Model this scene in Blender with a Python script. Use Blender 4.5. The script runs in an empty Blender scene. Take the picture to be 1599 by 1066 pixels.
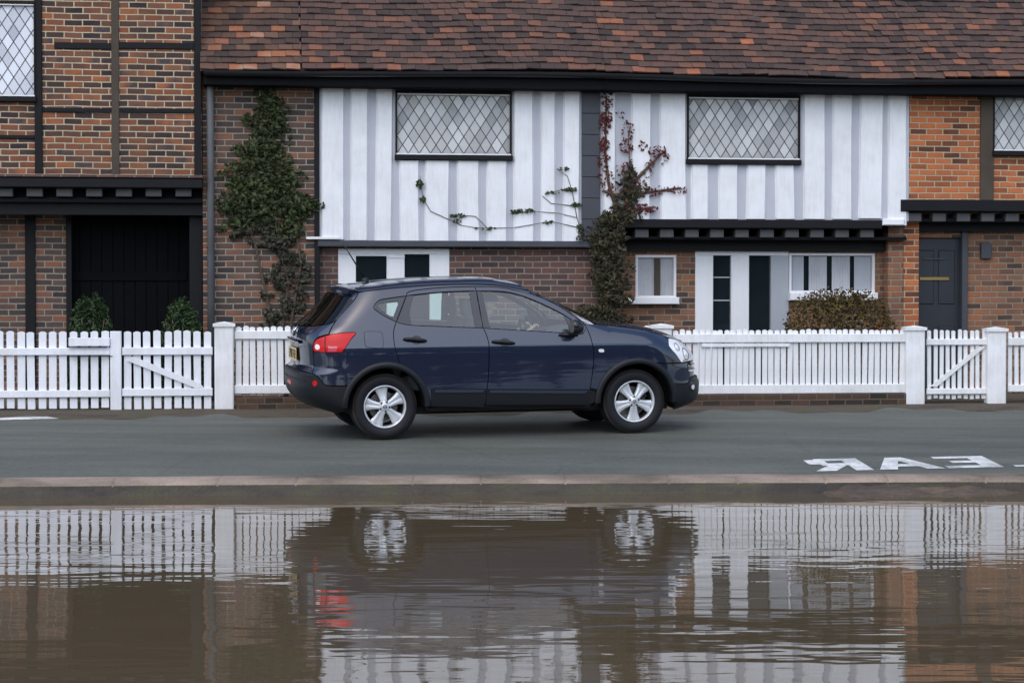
import bpy, math, random
import numpy as np
from mathutils import Vector, Matrix, geometry
random.seed(7); RNG = np.random.default_rng(11)
S = bpy.context.scene
COL = S.collection
rad = math.radians

# ------------------------------------------------------------------ camera, sky, sun, exposure
F_PX, W_PX, H_PX, HORIZON = 3200.0, 1599.0, 1066.0, 460.0
CAM_Z = 1.78
PITCH = math.atan((H_PX/2-HORIZON)/F_PX)
cam = bpy.data.cameras.new('camera'); cam_o = bpy.data.objects.new('camera', cam); COL.objects.link(cam_o)
cam_o.location = (0, 0, CAM_Z); cam_o.rotation_euler = (math.pi/2-PITCH, 0, 0)
cam.sensor_width = 36; cam.lens = F_PX/W_PX*36; cam.clip_start = .1; cam.clip_end = 2000
S.camera = cam_o
SUN_EL, SUN_AZ = 52.0, 196.0                 # azimuth clockwise from +Y: behind the camera, a little left
wd = bpy.data.worlds.new('World'); S.world = wd; wd.use_nodes = True
nt = wd.node_tree; nt.nodes.clear()
sky = nt.nodes.new('ShaderNodeTexSky'); sky.sky_type = 'NISHITA'; sky.sun_disc = False
sky.sun_elevation = rad(SUN_EL); sky.sun_rotation = rad(SUN_AZ)
sky.air_density = 1.0; sky.dust_density = 2.0; sky.ozone_density = 1.0; sky.altitude = 100
bgn = nt.nodes.new('ShaderNodeBackground'); bgn.inputs['Strength'].default_value = .15
wo = nt.nodes.new('ShaderNodeOutputWorld')
nt.links.new(sky.outputs[0], bgn.inputs[0]); nt.links.new(bgn.outputs[0], wo.inputs[0])
sl = bpy.data.lights.new('sun', 'SUN'); sl.energy = .95; sl.angle = rad(105); sl.color = (1, .99, .98)
so = bpy.data.objects.new('sun', sl); COL.objects.link(so)
az, el = rad(SUN_AZ), rad(SUN_EL)
sd = Vector((math.sin(az)*math.cos(el), math.cos(az)*math.cos(el), math.sin(el)))
so.rotation_euler = (-sd).to_track_quat('-Z', 'Y').to_euler()
S.view_settings.view_transform = 'Standard'; S.view_settings.look = 'None'
S.view_settings.exposure = 0.66; S.view_settings.gamma = 1.0

# ------------------------------------------------------------------ street frame: u along the fence, v away from the camera
TH = rad(7.5); C0, S0 = math.cos(TH), math.sin(TH)
O = np.array([0, 23.7]); U = np.array([C0, S0]); V = np.array([-S0, C0])
STREET = Matrix.Translation((O[0], O[1], 0)) @ Matrix.Rotation(TH, 4, 'Z')
def ray(px, py):
    a, b = (px-W_PX/2)/F_PX, (H_PX/2-py)/F_PX
    return np.array([a, math.cos(PITCH)+b*math.sin(PITCH), -math.sin(PITCH)+b*math.cos(PITCH)])
def at(px, py, v):                            # the point of the upright plane v that was measured at this spot of the survey photo
    d = ray(px, py); t = (v+O@V)/(d[:2]@V)
    p = d*t
    return float((p[:2]-O)@U), float(p[2]+CAM_Z)
def to_street(X, Y):
    p = np.array([X, Y])-O; return float(p@U), float(p@V)
def rect(x0, y0, x1, y1, v):
    xm, ym = (x0+x1)/2, (y0+y1)/2
    return at(x0, ym, v)[0], at(x1, ym, v)[0], at(xm, y1, v)[1], at(xm, y0, v)[1]     # u0,u1,z0,z1

# ------------------------------------------------------------------ mesh building
class MB:
    def __init__(s): s.v = []; s.f = []
    def add(s, vs, fs):
        b = len(s.v); s.v += [tuple(map(float, p)) for p in vs]; s.f += [tuple(b+i for i in f) for f in fs]; return s
    def box(s, x0, x1, y0, y1, z0, z1):
        return s.add([(x0,y0,z0),(x1,y0,z0),(x1,y1,z0),(x0,y1,z0),(x0,y0,z1),(x1,y0,z1),(x1,y1,z1),(x0,y1,z1)],
              [(0,3,2,1),(4,5,6,7),(0,1,5,4),(1,2,6,5),(2,3,7,6),(3,0,4,7)])
    def bbox(s, x0, x1, y0, y1, z0, z1, b=.006):            # box with chamfered edges along its front face (towards -y)
        vs = [(x0,y1,z0),(x1,y1,z0),(x1,y1,z1),(x0,y1,z1),(x0,y0+b,z0),(x1,y0+b,z0),(x1,y0+b,z1),(x0,y0+b,z1),
              (x0+b,y0,z0+b),(x1-b,y0,z0+b),(x1-b,y0,z1-b),(x0+b,y0,z1-b)]
        return s.add(vs, [(0,3,2,1),(0,1,5,4),(1,2,6,5),(2,3,7,6),(3,0,4,7),(4,5,9,8),(5,6,10,9),(6,7,11,10),(7,4,8,11),(8,9,10,11)])
    def prism(s, poly, y0, y1):                             # polygon in x,z pushed from y0 to y1
        n = len(poly)
        return s.add([(x,y0,z) for x,z in poly]+[(x,y1,z) for x,z in poly],
              [tuple(range(n)), tuple(range(2*n-1,n-1,-1))]+[(i,i+n,(i+1)%n+n,(i+1)%n) for i in range(n)])
    def tube(s, pts, r, n=8, cap=True):
        pts = [Vector(p) for p in pts]; rs = r if hasattr(r, '__len__') else [r]*len(pts); vs = []; fs = []
        up = None
        for i, p in enumerate(pts):
            d = (pts[min(i+1,len(pts)-1)]-pts[max(i-1,0)]).normalized()
            if up is None: up = Vector((0,0,1)) if abs(d.z) < .9 else Vector((1,0,0))
            a = d.cross(up).normalized(); b = a.cross(d).normalized(); up = b
            vs += [p+(a*math.cos(k*2*math.pi/n)+b*math.sin(k*2*math.pi/n))*rs[i] for k in range(n)]
        for i in range(len(pts)-1):
            fs += [(i*n+k, i*n+(k+1)%n, (i+1)*n+(k+1)%n, (i+1)*n+k) for k in range(n)]
        if cap: fs += [tuple(range(n-1,-1,-1)), tuple((len(pts)-1)*n+k for k in range(n))]
        return s.add(vs, fs)
    def lathe(s, prof, n=48, axis='y', c=(0,0,0), close=False):    # prof: (radius, along axis)
        m = len(prof); vs = []; fs = []
        for k in range(n):
            a = 2*math.pi*k/n
            for r, h in prof:
                p = (r*math.cos(a), h, r*math.sin(a)) if axis == 'y' else (r*math.cos(a), r*math.sin(a), h)
                vs.append((p[0]+c[0], p[1]+c[1], p[2]+c[2]))
        for k in range(n):
            for j in range(m-1 if not close else m):
                j2 = (j+1) % m; q = (k+1) % n
                fs.append((k*m+j, q*m+j, q*m+j2, k*m+j2))
        return s.add(vs, fs)
    def grid(s, P):                                         # P[i][j] points
        n, m = len(P), len(P[0])
        return s.add([p for r in P for p in r], [(i*m+j, i*m+j+1, (i+1)*m+j+1, (i+1)*m+j) for i in range(n-1) for j in range(m-1)])
    def mesh(s, name, mat=None, base=(0,0,0), smooth=False):
        me = bpy.data.meshes.new(name)
        bx, by, bz = base
        me.from_pydata([(x-bx, y-by, z-bz) for x, y, z in s.v], [], s.f)
        if smooth: me.shade_smooth()
        if mat: me.materials.append(mat)
        me.update(); return me
BASE = {}
def thing(name, label, cat, base=(0,0,0), group=None, frame=STREET):
    o = bpy.data.objects.new(name, None); COL.objects.link(o); o.empty_display_size = .2
    o.matrix_world = frame @ Matrix.Translation(base); BASE[o] = base
    tag(o, label, cat, group); return o
def tag(o, label=None, cat=None, group=None, kind=None):
    if label: o['label'] = label
    if cat: o['category'] = cat
    if group: o['group'] = group
    if kind: o['kind'] = kind
    return o
def link(me, name, parent=None):
    o = bpy.data.objects.new(name, me); COL.objects.link(o)
    if parent is not None: o.parent = parent; BASE[o] = BASE[parent]
    return o
def part(name, mb, mat, parent, smooth=False, label=None):
    o = link(mb.mesh(name, mat, BASE[parent], smooth), name, parent)
    if label: o['label'] = label
    return o
def structure(name, mb, mat, frame=STREET, smooth=False, label=None, cat=None):
    o = link(mb.mesh(name, mat, (0,0,0), smooth), name); o.matrix_world = frame
    tag(o, label, cat, None, 'structure'); BASE[o] = (0,0,0); return o
def sharp(o, deg=35):
    me = o.data; me.shade_smooth(); me.set_sharp_from_angle(angle=rad(deg)); return o

# ------------------------------------------------------------------ materials
class G:                                                     # tiny node-graph writer
    def __init__(s, name):
        s.m = bpy.data.materials.new(name); s.m.use_nodes = True; s.t = s.m.node_tree
        s.b = s.t.nodes['Principled BSDF']; s.out = s.t.nodes['Material Output']
    def n(s, kind, **kw):
        x = s.t.nodes.new('ShaderNode'+kind)
        for k, v in kw.items(): setattr(x, k, v)
        return x
    def l(s, a, b): s.t.links.new(a, b)
    def put(s, inp, v):
        if isinstance(v, bpy.types.NodeSocket): s.l(v, inp)
        else: inp.default_value = v
    def math(s, op, a, b=0.0, c=0.0, clamp=False):
        x = s.n('Math', operation=op, use_clamp=clamp)
        for i, v in enumerate((a, b, c)): s.put(x.inputs[i], v)
        return x.outputs[0]
    def mix(s, f, a, b, blend='MIX'):
        x = s.n('Mix', data_type='RGBA', blend_type=blend)
        s.put(x.inputs[0], f); s.put(x.inputs[6], a); s.put(x.inputs[7], b); return x.outputs[2]
    def obj(s): return s.n('TexCoord').outputs['Object']
    def geo(s, k): return s.n('NewGeometry').outputs[k]
    def mapped(s, v, scale=(1,1,1), loc=(0,0,0)):
        x = s.n('Mapping'); s.l(v, x.inputs[0]); x.inputs['Scale'].default_value = scale; x.inputs['Location'].default_value = loc; return x.outputs[0]
    def noise(s, v, scale, detail=4, rough=.55, k='Fac'):
        x = s.n('TexNoise'); s.l(v, x.inputs['Vector']); x.inputs['Scale'].default_value = scale
        x.inputs['Detail'].default_value = detail; x.inputs['Roughness'].default_value = rough; return x.outputs[k]
    def ramp(s, f, stops, mode='LINEAR'):
        x = s.n('ValToRGB'); s.put(x.inputs[0], f); r = x.color_ramp; r.interpolation = mode
        while len(r.elements) < len(stops): r.elements.new(.5)
        for e, (p, c) in zip(r.elements, stops): e.position = p; e.color = (*c, 1) if len(c) == 3 else c
        return x.outputs[0]
    def bump(s, h, dist=.01, strength=1.0):
        x = s.n('Bump'); s.l(h, x.inputs['Height']); x.inputs['Distance'].default_value = dist; x.inputs['Strength'].default_value = strength
        s.l(x.outputs[0], s.b.inputs['Normal'])
    def set(s, **kw):
        for k, v in kw.items(): s.put(s.b.inputs[k], (*v, 1) if isinstance(v, tuple) and len(v) == 3 else v)
        return s
def plain(name, col, rough=.6, metal=0.0, var=.12, scale=6.0, bump=0.0, **kw):
    g = G(name); nz = g.noise(g.obj(), scale, 5)
    c = g.mix(nz, tuple(x*(1-var) for x in col)+(1,), tuple(min(1, x*(1+var)) for x in col)+(1,))
    g.set(**{'Base Color': c, 'Roughness': rough, 'Metallic': metal}); g.set(**kw)
    if bump: g.bump(g.noise(g.obj(), scale*8, 4), bump)
    return g.m
def painted(name, col, rough=.5, dirt=(.32,.29,.22), amount=.35, grain=True):
    g = G(name); v = g.obj(); nz = g.noise(v, 2.2, 6, .65); fine = g.noise(g.mapped(v, (9,9,1.2)), 3.0, 4)
    f = g.math('MULTIPLY', g.math('SUBTRACT', g.math('ADD', nz, g.math('MULTIPLY', fine, .5)), .62, clamp=True), amount*2.2, clamp=True)
    g.set(**{'Base Color': g.mix(f, (*col,1), (*dirt,1)), 'Roughness': rough})
    if grain: g.bump(fine, .0025, .6)
    return g.m
def brick(name, stops, mortar=(.55,.46,.33), bl=.215, bh=.0735, seed=0.0, soot=.35):
    g = G(name); v = g.obj(); sep = g.n('SeparateXYZ'); g.l(v, sep.inputs[0]); x, y, z = sep.outputs
    wob = g.math('MULTIPLY', g.math('SUBTRACT', g.noise(v, 1.3, 2), .5), .03)
    zz = g.math('DIVIDE', g.math('ADD', z, wob), bh); row = g.math('FLOOR', zz)
    odd = g.math('MULTIPLY', g.math('FLOORED_MODULO', row, 2.0), .5)
    jit = g.n('TexWhiteNoise', noise_dimensions='1D'); g.l(row, jit.inputs['W'])
    aa = g.math('ADD', g.math('DIVIDE', g.math('ADD', x, y), bl), g.math('ADD', odd, g.math('MULTIPLY', jit.outputs['Value'], .16)))
    cell = g.math('FLOOR', aa); fa = g.math('FRACT', aa); fz = g.math('FRACT', zz)
    # every other brick in alternate courses is split into two headers
    ex = g.math('MULTIPLY', g.math('MINIMUM', fa, g.math('SUBTRACT', 1.0, fa)), bl)
    ez = g.math('MULTIPLY', g.math('MINIMUM', fz, g.math('SUBTRACT', 1.0, fz)), bh)
    edge = g.math('ADD', g.math('MINIMUM', ex, ez), g.math('MULTIPLY', g.math('SUBTRACT', g.noise(v, 26, 3), .5), .007))
    mask = g.n('MapRange', interpolation_type='SMOOTHSTEP'); g.l(edge, mask.inputs[0])
    mask.inputs[1].default_value = .0058; mask.inputs[2].default_value = .0098
    wn = g.n('TexWhiteNoise', noise_dimensions='3D'); cv = g.n('CombineXYZ'); g.l(cell, cv.inputs[0]); g.l(row, cv.inputs[1]); cv.inputs[2].default_value = seed
    g.l(cv.outputs[0], wn.inputs['Vector'])
    n2 = g.noise(v, 30, 5, .7); rnd = g.math('ADD', wn.outputs['Value'], g.math('MULTIPLY', g.math('SUBTRACT', g.noise(v, 2.0, 3), .5), .7), clamp=True)
    bc = g.mix(.3, g.ramp(rnd, stops), g.mix(n2, (.12,.12,.12,1), (.75,.75,.75,1)), 'OVERLAY')
    mc = g.mix(g.noise(v, 9, 4), tuple(c*.72 for c in mortar)+(1,), (*mortar,1))
    c = g.mix(mask.outputs[0], mc, bc)
    st = g.ramp(g.noise(v, .9, 6, .65), [(.42, (0,0,0)), (.72, (1,1,1))])
    c = g.mix(g.math('MULTIPLY', st, soot), c, (.05,.042,.035,1))
    g.set(**{'Base Color': c, 'Roughness': .88, 'Specular IOR Level': .25})
    g.bump(g.math('ADD', mask.outputs[0], g.math('MULTIPLY', n2, .5)), .009, 1.0)
    return g.m
def foliage(name, cols, rough=.5, trans=.25):
    g = G(name); r = g.geo('Random Per Island')
    n = g.noise(g.obj(), 1.6, 3)
    c = g.ramp(g.math('ADD', g.math('MULTIPLY', r, .75), g.math('MULTIPLY', n, .3)), [(i/(len(cols)-1), c) for i, c in enumerate(cols)])
    g.set(**{'Base Color': c, 'Roughness': rough, 'Specular IOR Level': .3})
    tr = g.n('BsdfTranslucent'); g.l(c, tr.inputs[0]); mx = g.n('MixShader'); mx.inputs[0].default_value = trans
    g.l(g.b.outputs[0], mx.inputs[1]); g.l(tr.outputs[0], mx.inputs[2]); g.l(mx.outputs[0], g.out.inputs[0])
    return g.m
def thin_glass(name, tint=(.72,.84,.83), refl=1.0, gain=1.5, base=.02):
    g = G(name); t = g.n('BsdfTransparent'); t.inputs[0].default_value = (*tint, 1)
    gl = g.n('BsdfGlossy'); gl.inputs['Roughness'].default_value = .01; gl.inputs[0].default_value = (refl, refl, refl, 1)
    fr = g.n('Fresnel'); fr.inputs[0].default_value = 1.55
    mx = g.n('MixShader'); g.l(g.math('MULTIPLY_ADD', fr.outputs[0], gain, base, clamp=True), mx.inputs[0]); g.l(t.outputs[0], mx.inputs[1]); g.l(gl.outputs[0], mx.inputs[2])
    g.l(mx.outputs[0], g.out.inputs[0]); g.t.nodes.remove(g.b); return g.m
def sky_toned_pane(name, cols, rough=.12):                      # leaded quarry glass: own angle per quarry, pale curtain and sky reflection put into the colour
    g = G(name); v = g.obj(); sep = g.n('SeparateXYZ'); g.l(v, sep.inputs[0])
    a = g.math('FLOOR', g.math('DIVIDE', g.math('MULTIPLY_ADD', sep.outputs[2], .65, sep.outputs[0]), .1368))
    b = g.math('FLOOR', g.math('DIVIDE', g.math('MULTIPLY_ADD', sep.outputs[2], -.65, sep.outputs[0]), .1368))
    cv = g.n('CombineXYZ'); g.l(a, cv.inputs[0]); g.l(b, cv.inputs[1])
    wn = g.n('TexWhiteNoise', noise_dimensions='2D'); g.l(cv.outputs[0], wn.inputs['Vector'])
    soft = g.noise(v, 2.0, 3)
    c = g.ramp(g.math('ADD', g.math('MULTIPLY', wn.outputs['Value'], .6), g.math('MULTIPLY', soft, .4)), [(.1, cols[0]), (.55, cols[1]), (.95, cols[2])])
    g.set(**{'Base Color': c, 'Roughness': rough, 'Specular IOR Level': .6})
    cb = g.n('VectorMath', operation='SCALE'); g.l(wn.outputs['Color'], cb.inputs[0]); cb.inputs['Scale'].default_value = .12
    ad = g.n('VectorMath', operation='ADD'); g.l(cb.outputs[0], ad.inputs[0]); g.l(g.geo('Normal'), ad.inputs[1])
    sb = g.n('VectorMath', operation='SUBTRACT'); g.l(ad.outputs[0], sb.inputs[0]); sb.inputs[1].default_value = (.06,.06,.06)
    nm = g.n('VectorMath', operation='NORMALIZE'); g.l(sb.outputs[0], nm.inputs[0]); g.l(nm.outputs[0], g.b.inputs['Normal'])
    return g.m

M_ = {}
RED = [(0,(.035,.028,.032)),(.18,(.075,.045,.042)),(.32,(.12,.06,.045)),(.48,(.24,.085,.045)),(.62,(.17,.085,.06)),(.76,(.36,.12,.05)),(.88,(.06,.055,.065)),(1,(.27,.10,.055))]
M_['brick_left'] = brick('old_brick', RED, (.56,.47,.32), seed=1, soot=.3)
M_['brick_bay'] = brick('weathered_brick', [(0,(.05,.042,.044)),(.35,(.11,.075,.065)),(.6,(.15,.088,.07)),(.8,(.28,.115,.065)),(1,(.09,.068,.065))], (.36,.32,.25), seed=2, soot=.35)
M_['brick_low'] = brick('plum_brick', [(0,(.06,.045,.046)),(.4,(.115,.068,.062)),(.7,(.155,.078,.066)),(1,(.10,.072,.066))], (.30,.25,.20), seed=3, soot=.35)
M_['brick_plinth'] = brick('mossy_plinth_brick', [(0,(.03,.024,.02)),(.4,(.07,.045,.034)),(.7,(.11,.06,.042)),(1,(.06,.055,.03))], (.16,.13,.09), seed=6, soot=.5)
M_['brick_right'] = brick('orange_brick', [(0,(.10,.045,.03)),(.25,(.26,.085,.04)),(.5,(.42,.13,.05)),(.75,(.52,.165,.06)),(1,(.33,.105,.045))], (.52,.41,.28), seed=4, soot=.12)
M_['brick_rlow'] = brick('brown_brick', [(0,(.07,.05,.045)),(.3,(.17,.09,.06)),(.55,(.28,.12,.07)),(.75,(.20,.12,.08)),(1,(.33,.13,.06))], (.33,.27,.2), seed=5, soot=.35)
M_['timber'] = plain('black_timber', (.006,.0068,.0085), .6, var=.3, scale=3, bump=.003, **{'Specular IOR Level': .22})
M_['timber_brown'] = plain('faded_brown_timber', (.06,.045,.032), .8, var=.4, scale=4, bump=.004)
M_['dark_board'] = plain('slate_grey_boards', (.045,.05,.062), .6, var=.25, scale=3, bump=.003)
M_['joist'] = plain('grey_joist_end', (.075,.075,.078), .8, var=.3, scale=5, bump=.003)
M_['shade_black'] = plain('black_shaded_boards', (.0035,.004,.005), .8, var=.3, scale=3, **{'Specular IOR Level': .08})  # black door boards, with the shade of the deep doorway put into their colour
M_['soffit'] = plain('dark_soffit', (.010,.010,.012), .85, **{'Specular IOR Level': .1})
M_['white_stud'] = painted('white_painted_stud', (.80,.82,.85), .55, (.40,.39,.36), .40)
M_['white_infill'] = painted('grey_white_plaster', (.47,.49,.545), .7, (.33,.34,.36), .4)
M_['white_joinery'] = painted('white_joinery', (.76,.77,.79), .4, (.45,.44,.42), .2)
M_['grey_joinery'] = painted('grey_joinery', (.36,.39,.43), .5, (.25,.25,.25), .3)
M_['fence_white'] = painted('white_fence_paint', (.80,.81,.83), .5, (.34,.35,.25), .5)
M_['gate_white'] = painted('white_gate_paint', (.80,.82,.87), .45, (.36,.36,.29), .42)
M_['lead'] = plain('lead_came', (.075,.08,.09), .6)
M_['pane_pale'] = sky_toned_pane('pale_quarry_glass', ((.26,.27,.285),(.47,.475,.48),(.62,.62,.62)))
M_['pane_blue'] = sky_toned_pane('blue_quarry_glass', ((.46,.49,.56),(.64,.67,.74),(.74,.78,.84)))
M_['dark_glass'] = plain('dark_window_glass', (.012,.018,.022), .04, var=.5, scale=2)
M_['curtain'] = plain('net_curtain', (.42,.43,.46), .9, var=.25, scale=3, bump=.006)
M_['gutter'] = plain('black_gutter', (.012,.014,.018), .35, var=.3)
M_['pipe'] = plain('grey_pipe', (.13,.135,.14), .5, var=.5, scale=3)
M_['brass'] = plain('brass', (.42,.30,.13), .35, 1.0)
# ------------------------------------------------------------------ the setting: pond, road, verge, garden
KL = np.array([(-60., 15.6), (-12., 17.55), (-4.6, 18.02), (-2.2, 18.22), (0, 18.33), (2.2, 18.41), (4.6, 18.47), (12., 18.6), (60., 19.2)])
def kerb_y(X): return np.interp(X, KL[:,0], KL[:,1])
def road_t(X, Y):
    k = kerb_y(X)+.32; f = O[1]+X*math.tan(TH)
    return (Y-k)/(f-k)
def road_z(X, Y):
    t = np.clip(road_t(X, Y), -.3, .945); return .13+.612*t-.361*t*t+5.2*np.maximum(0, t-.80)**2
def on_road(px, py):
    d = ray(px, py); lo, hi = 10., 60.
    for _ in range(60):
        m = (lo+hi)/2; p = d*m; p[2] += CAM_Z
        if p[2] > road_z(p[0], p[1]): lo = m
        else: hi = m
    return p
g = G('wet_asphalt'); v = g.obj()
n1 = g.noise(g.mapped(v, (.35, 2.2, 1)), 1.1, 6, .6); n2 = g.noise(v, 160, 3, .7); n3 = g.noise(g.mapped(v, (.12, 1.1, 1)), 2.4, 3)
pt = g.n('TexVoronoi', feature='DISTANCE_TO_EDGE'); g.l(g.mapped(v, (.55, 1.1, 1)), pt.inputs['Vector']); pt.inputs['Scale'].default_value = .55
n4 = g.noise(v, 22, 6, .75)
c = g.ramp(n1, [(.28, (.078,.084,.071)), (.5, (.108,.116,.099)), (.72, (.142,.149,.128))])
c = g.mix(.3, c, g.ramp(n2, [(.3, (.05,.05,.05)), (.7, (.5,.5,.5))]), 'OVERLAY')
c = g.mix(.45, c, g.ramp(n4, [(.3, (.25,.25,.25)), (.7, (.75,.75,.75))]), 'OVERLAY')
c = g.mix(g.ramp(g.math('ADD', pt.outputs['Distance'], g.math('MULTIPLY', n4, .012)), [(.005, (.32,.32,.32)), (.014, (0,0,0))]), c, (.045,.045,.042,1))
g.set(**{'Base Color': c, 'Roughness': g.math('ADD', .5, g.math('MULTIPLY', n3, .35)), 'Specular IOR Level': .35}); g.bump(n2, .004, .6)
M_['road'] = g.m
xs = np.concatenate([np.linspace(-60,-9,24), np.linspace(-8.5,8.5,69), np.linspace(9,60,24)])
P = []
for X in xs:
    y0, y1 = kerb_y(X)+.32, O[1]+X*math.tan(TH)-.42
    P.append([(X, y, road_z(X, y)) for y in np.linspace(y0, y1, 24)])
I4 = Matrix.Identity(4)
structure('road', MB().grid([list(r) for r in zip(*P)]), M_['road'], I4, True)
# kerb: worn pale edging stones over a dark wet face
g = G('kerb_stone'); v = g.obj(); n1 = g.noise(g.mapped(v, (.5,1,1)), 1.4, 6, .6); n2 = g.noise(v, 40, 4)
c = g.mix(g.ramp(n1, [(.36,(0,0,0)),(.62,(1,1,1))]), (.33,.255,.20,1), (.085,.072,.048,1)); c = g.mix(.4, c, g.mix(n2,(.1,.1,.1,1),(.9,.9,.9,1)), 'OVERLAY')
g.set(**{'Base Color': c, 'Roughness': .8}); g.bump(n2, .012); M_['kerb'] = g.m
g = G('kerb_face'); v = g.obj(); n1 = g.noise(g.mapped(v, (.7,1,2)), 2.2, 6, .65)
g.set(**{'Base Color': g.ramp(n1, [(.3,(.022,.018,.014)),(.5,(.05,.04,.03)),(.66,(.062,.066,.025)),(.8,(.13,.10,.07))]), 'Roughness': .75}); g.bump(g.noise(v, 30, 5), .02); M_['kerb_face'] = g.m
mb, mf = MB(), MB()
jx = [-40.]
while jx[-1] < 40: jx.append(jx[-1]+random.uniform(.55, 1.05))
jx = np.array(jx)
xk = np.unique(np.round(np.concatenate([np.arange(-40, 40, .1), jx, jx-.011, jx+.011]), 4))
wob = np.convolve(RNG.normal(size=len(xk)+40), np.ones(14)/14, 'same')[:len(xk)]*.05
joint = np.isin(xk, np.round(jx, 4))*.014
top = []; face = []
for i, X in enumerate(xk):
    y = kerb_y(X); w = np.interp(X, np.linspace(-40, 40, len(wob)), wob); j = joint[i]
    top.append([(X, y+.36, .134), (X, y+.32, .142-j*.3), (X, y+.16+w*.4, .137+w*.15-j), (X, y+.045+w, .112+w*.25-j), (X, y+.012+w, .088-j)])
    face.append([(X, y+.012+w, .088-j), (X, y-.01+w*1.6, .05), (X, y-.05+w*2.2, .0), (X, y-.14+w*3, -.06), (X, y-.3, -.4)])
structure('kerb', mb.grid([list(r) for r in zip(*top)]), M_['kerb'], I4, True)
structure('pond_bank', mf.grid([list(r) for r in zip(*face)]), M_['kerb_face'], I4, True)
# muddy broken bank where the kerb has slipped, on the right
mm = MB(); rows = []
xm = np.arange(2.2, 9.0, .06)
for k, t in enumerate(np.linspace(0, 1, 9)):
    r = []
    for X in xm:
        amp = min(1, max(0, (X-2.3)/.7))*(.72+.28*math.sin(X*2.1+1)+.16*math.sin(X*6.3)+.1*math.sin(X*13.1))
        d = amp*.52; h = amp*.06*(1-t)**1.3+.006*math.sin(X*31+k*2.1)+.008*math.sin(X*17-k)
        r.append((X, kerb_y(X)+.03-d*t, max(-.05, h-.03*t+.004)))
    rows.append(r)
g = G('pond_mud'); v = g.obj(); n1 = g.noise(g.mapped(v,(.6,1,1)), 3.5, 6, .65)
g.set(**{'Base Color': g.ramp(n1, [(.3,(.035,.026,.018)),(.5,(.085,.06,.04)),(.7,(.16,.115,.075)),(.85,(.22,.16,.07))]), 'Roughness': .6}); g.bump(g.noise(v, 25, 5), .03); M_['mud'] = g.m
structure('mud', mm.grid(rows), M_['mud'], I4, True)
# water
g = G('pond_water'); v = g.obj()
w1 = g.noise(g.mapped(v, (.75, 2.3, 1)), 1.25, 2, .4); w2 = g.noise(g.mapped(v, (1.0, 3.0, 1), (3,7,0)), 3.1, 1, .4); w3 = g.noise(g.mapped(v, (.16,.35,1)), 1.0, 2)
h = g.math('MULTIPLY', g.math('ADD', w1, g.math('MULTIPLY', w2, .20)), g.math('ADD', .35, w3))
mud = g.mix(g.noise(g.mapped(v, (.3,.6,1)), .8, 4), (.084,.062,.036,1), (.115,.086,.052,1))
g.set(**{'Base Color': mud, 'Roughness': .02, 'IOR': 1.45, 'Specular IOR Level': .5}); g.bump(h, .0054, 1.0)
M_['water'] = g.m
structure('pond_water', MB().add([(-60,-25,0),(60,-25,0),(60,18.9,0),(-60,18.9,0)], [(0,1,2,3)]), M_['water'], I4)
M_['earth'] = plain('garden_earth', (.09,.075,.05), .95, var=.5, scale=2, bump=.02)
structure('ground', MB().add([(-900,-900,-.5),(900,-900,-.5),(900,900,-.5),(-900,900,-.5)], [(0,1,2,3)]), M_['earth'], I4)
GZ = .495
g = G('verge_dirt'); v = g.obj(); n1 = g.noise(g.mapped(v, (.6,2,1)), 2.5, 6, .65)
g.set(**{'Base Color': g.ramp(n1, [(.3,(.035,.026,.018)),(.5,(.075,.056,.038)),(.64,(.055,.055,.024)),(.8,(.13,.095,.065))]), 'Roughness': .9}); g.bump(g.noise(v, 30, 5), .02); M_['verge'] = g.m
P = []
for u in np.arange(-30, 30, .15):
    X, Y = O+U*u; z = float(road_z(X, Y-.45)); w = .03*math.sin(u*3.1)+.02*math.sin(u*9)
    P.append([(u, -.60+w, z-.03), (u, -.44+w, z+.012), (u, -.36+w, z+.02), (u, -.1, GZ-.01), (u, .1, GZ)])
structure('verge', MB().grid([list(r) for r in zip(*P)]), M_['verge'], STREET, True)
structure('garden', MB().grid([[(u, v_, GZ+.004) for u in (-30,0,30)] for v_ in (.09, 12, 40)]), M_['earth'], STREET)
# trees on the far bank of the pond, behind the camera: they show only as the dark band mirrored in the car and the windows
def far_trees():
    rg = np.random.default_rng(77); mb = MB(); cs = [(x+rg.normal(0,1.2), -30+rg.normal(0,2), rg.uniform(3.2,5.4)) for x in np.arange(-64, 65, 5.2)]
    for x, y, r in cs:
        for _ in range(150):
            d = rg.normal(size=3); d /= np.linalg.norm(d); k = r*(.75+.3*rg.random()); p = np.array([x+d[0]*k*1.05, y+d[1]*k*.8, max(.1, r*.95+d[2]*k)])
            a = rg.normal(size=3)*.62; b = rg.normal(size=3)*.62; mb.add([p-a, p-b, p+a, p+b], [(0,1,2,3)])
        rows = [[(x+r*.8*math.cos(t)*math.cos(q), y+r*.6*math.cos(t)*math.sin(q), max(-.4, r*.9+r*.85*math.sin(t))) for q in np.linspace(0, 2*math.pi, 11)] for t in np.linspace(-1.5, 1.5, 7)]
        mb.grid(rows)
    o = link(mb.mesh('far_trees', M_['far_leaf']), 'far_trees'); tag(o, 'dark belt of trees on the far bank mirrored in the car and windows', 'trees', None, 'stuff'); return o
M_['far_leaf'] = plain('far_bank_leaves', (.035,.05,.02), .8, var=.5, scale=.6)
far_trees()
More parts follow.
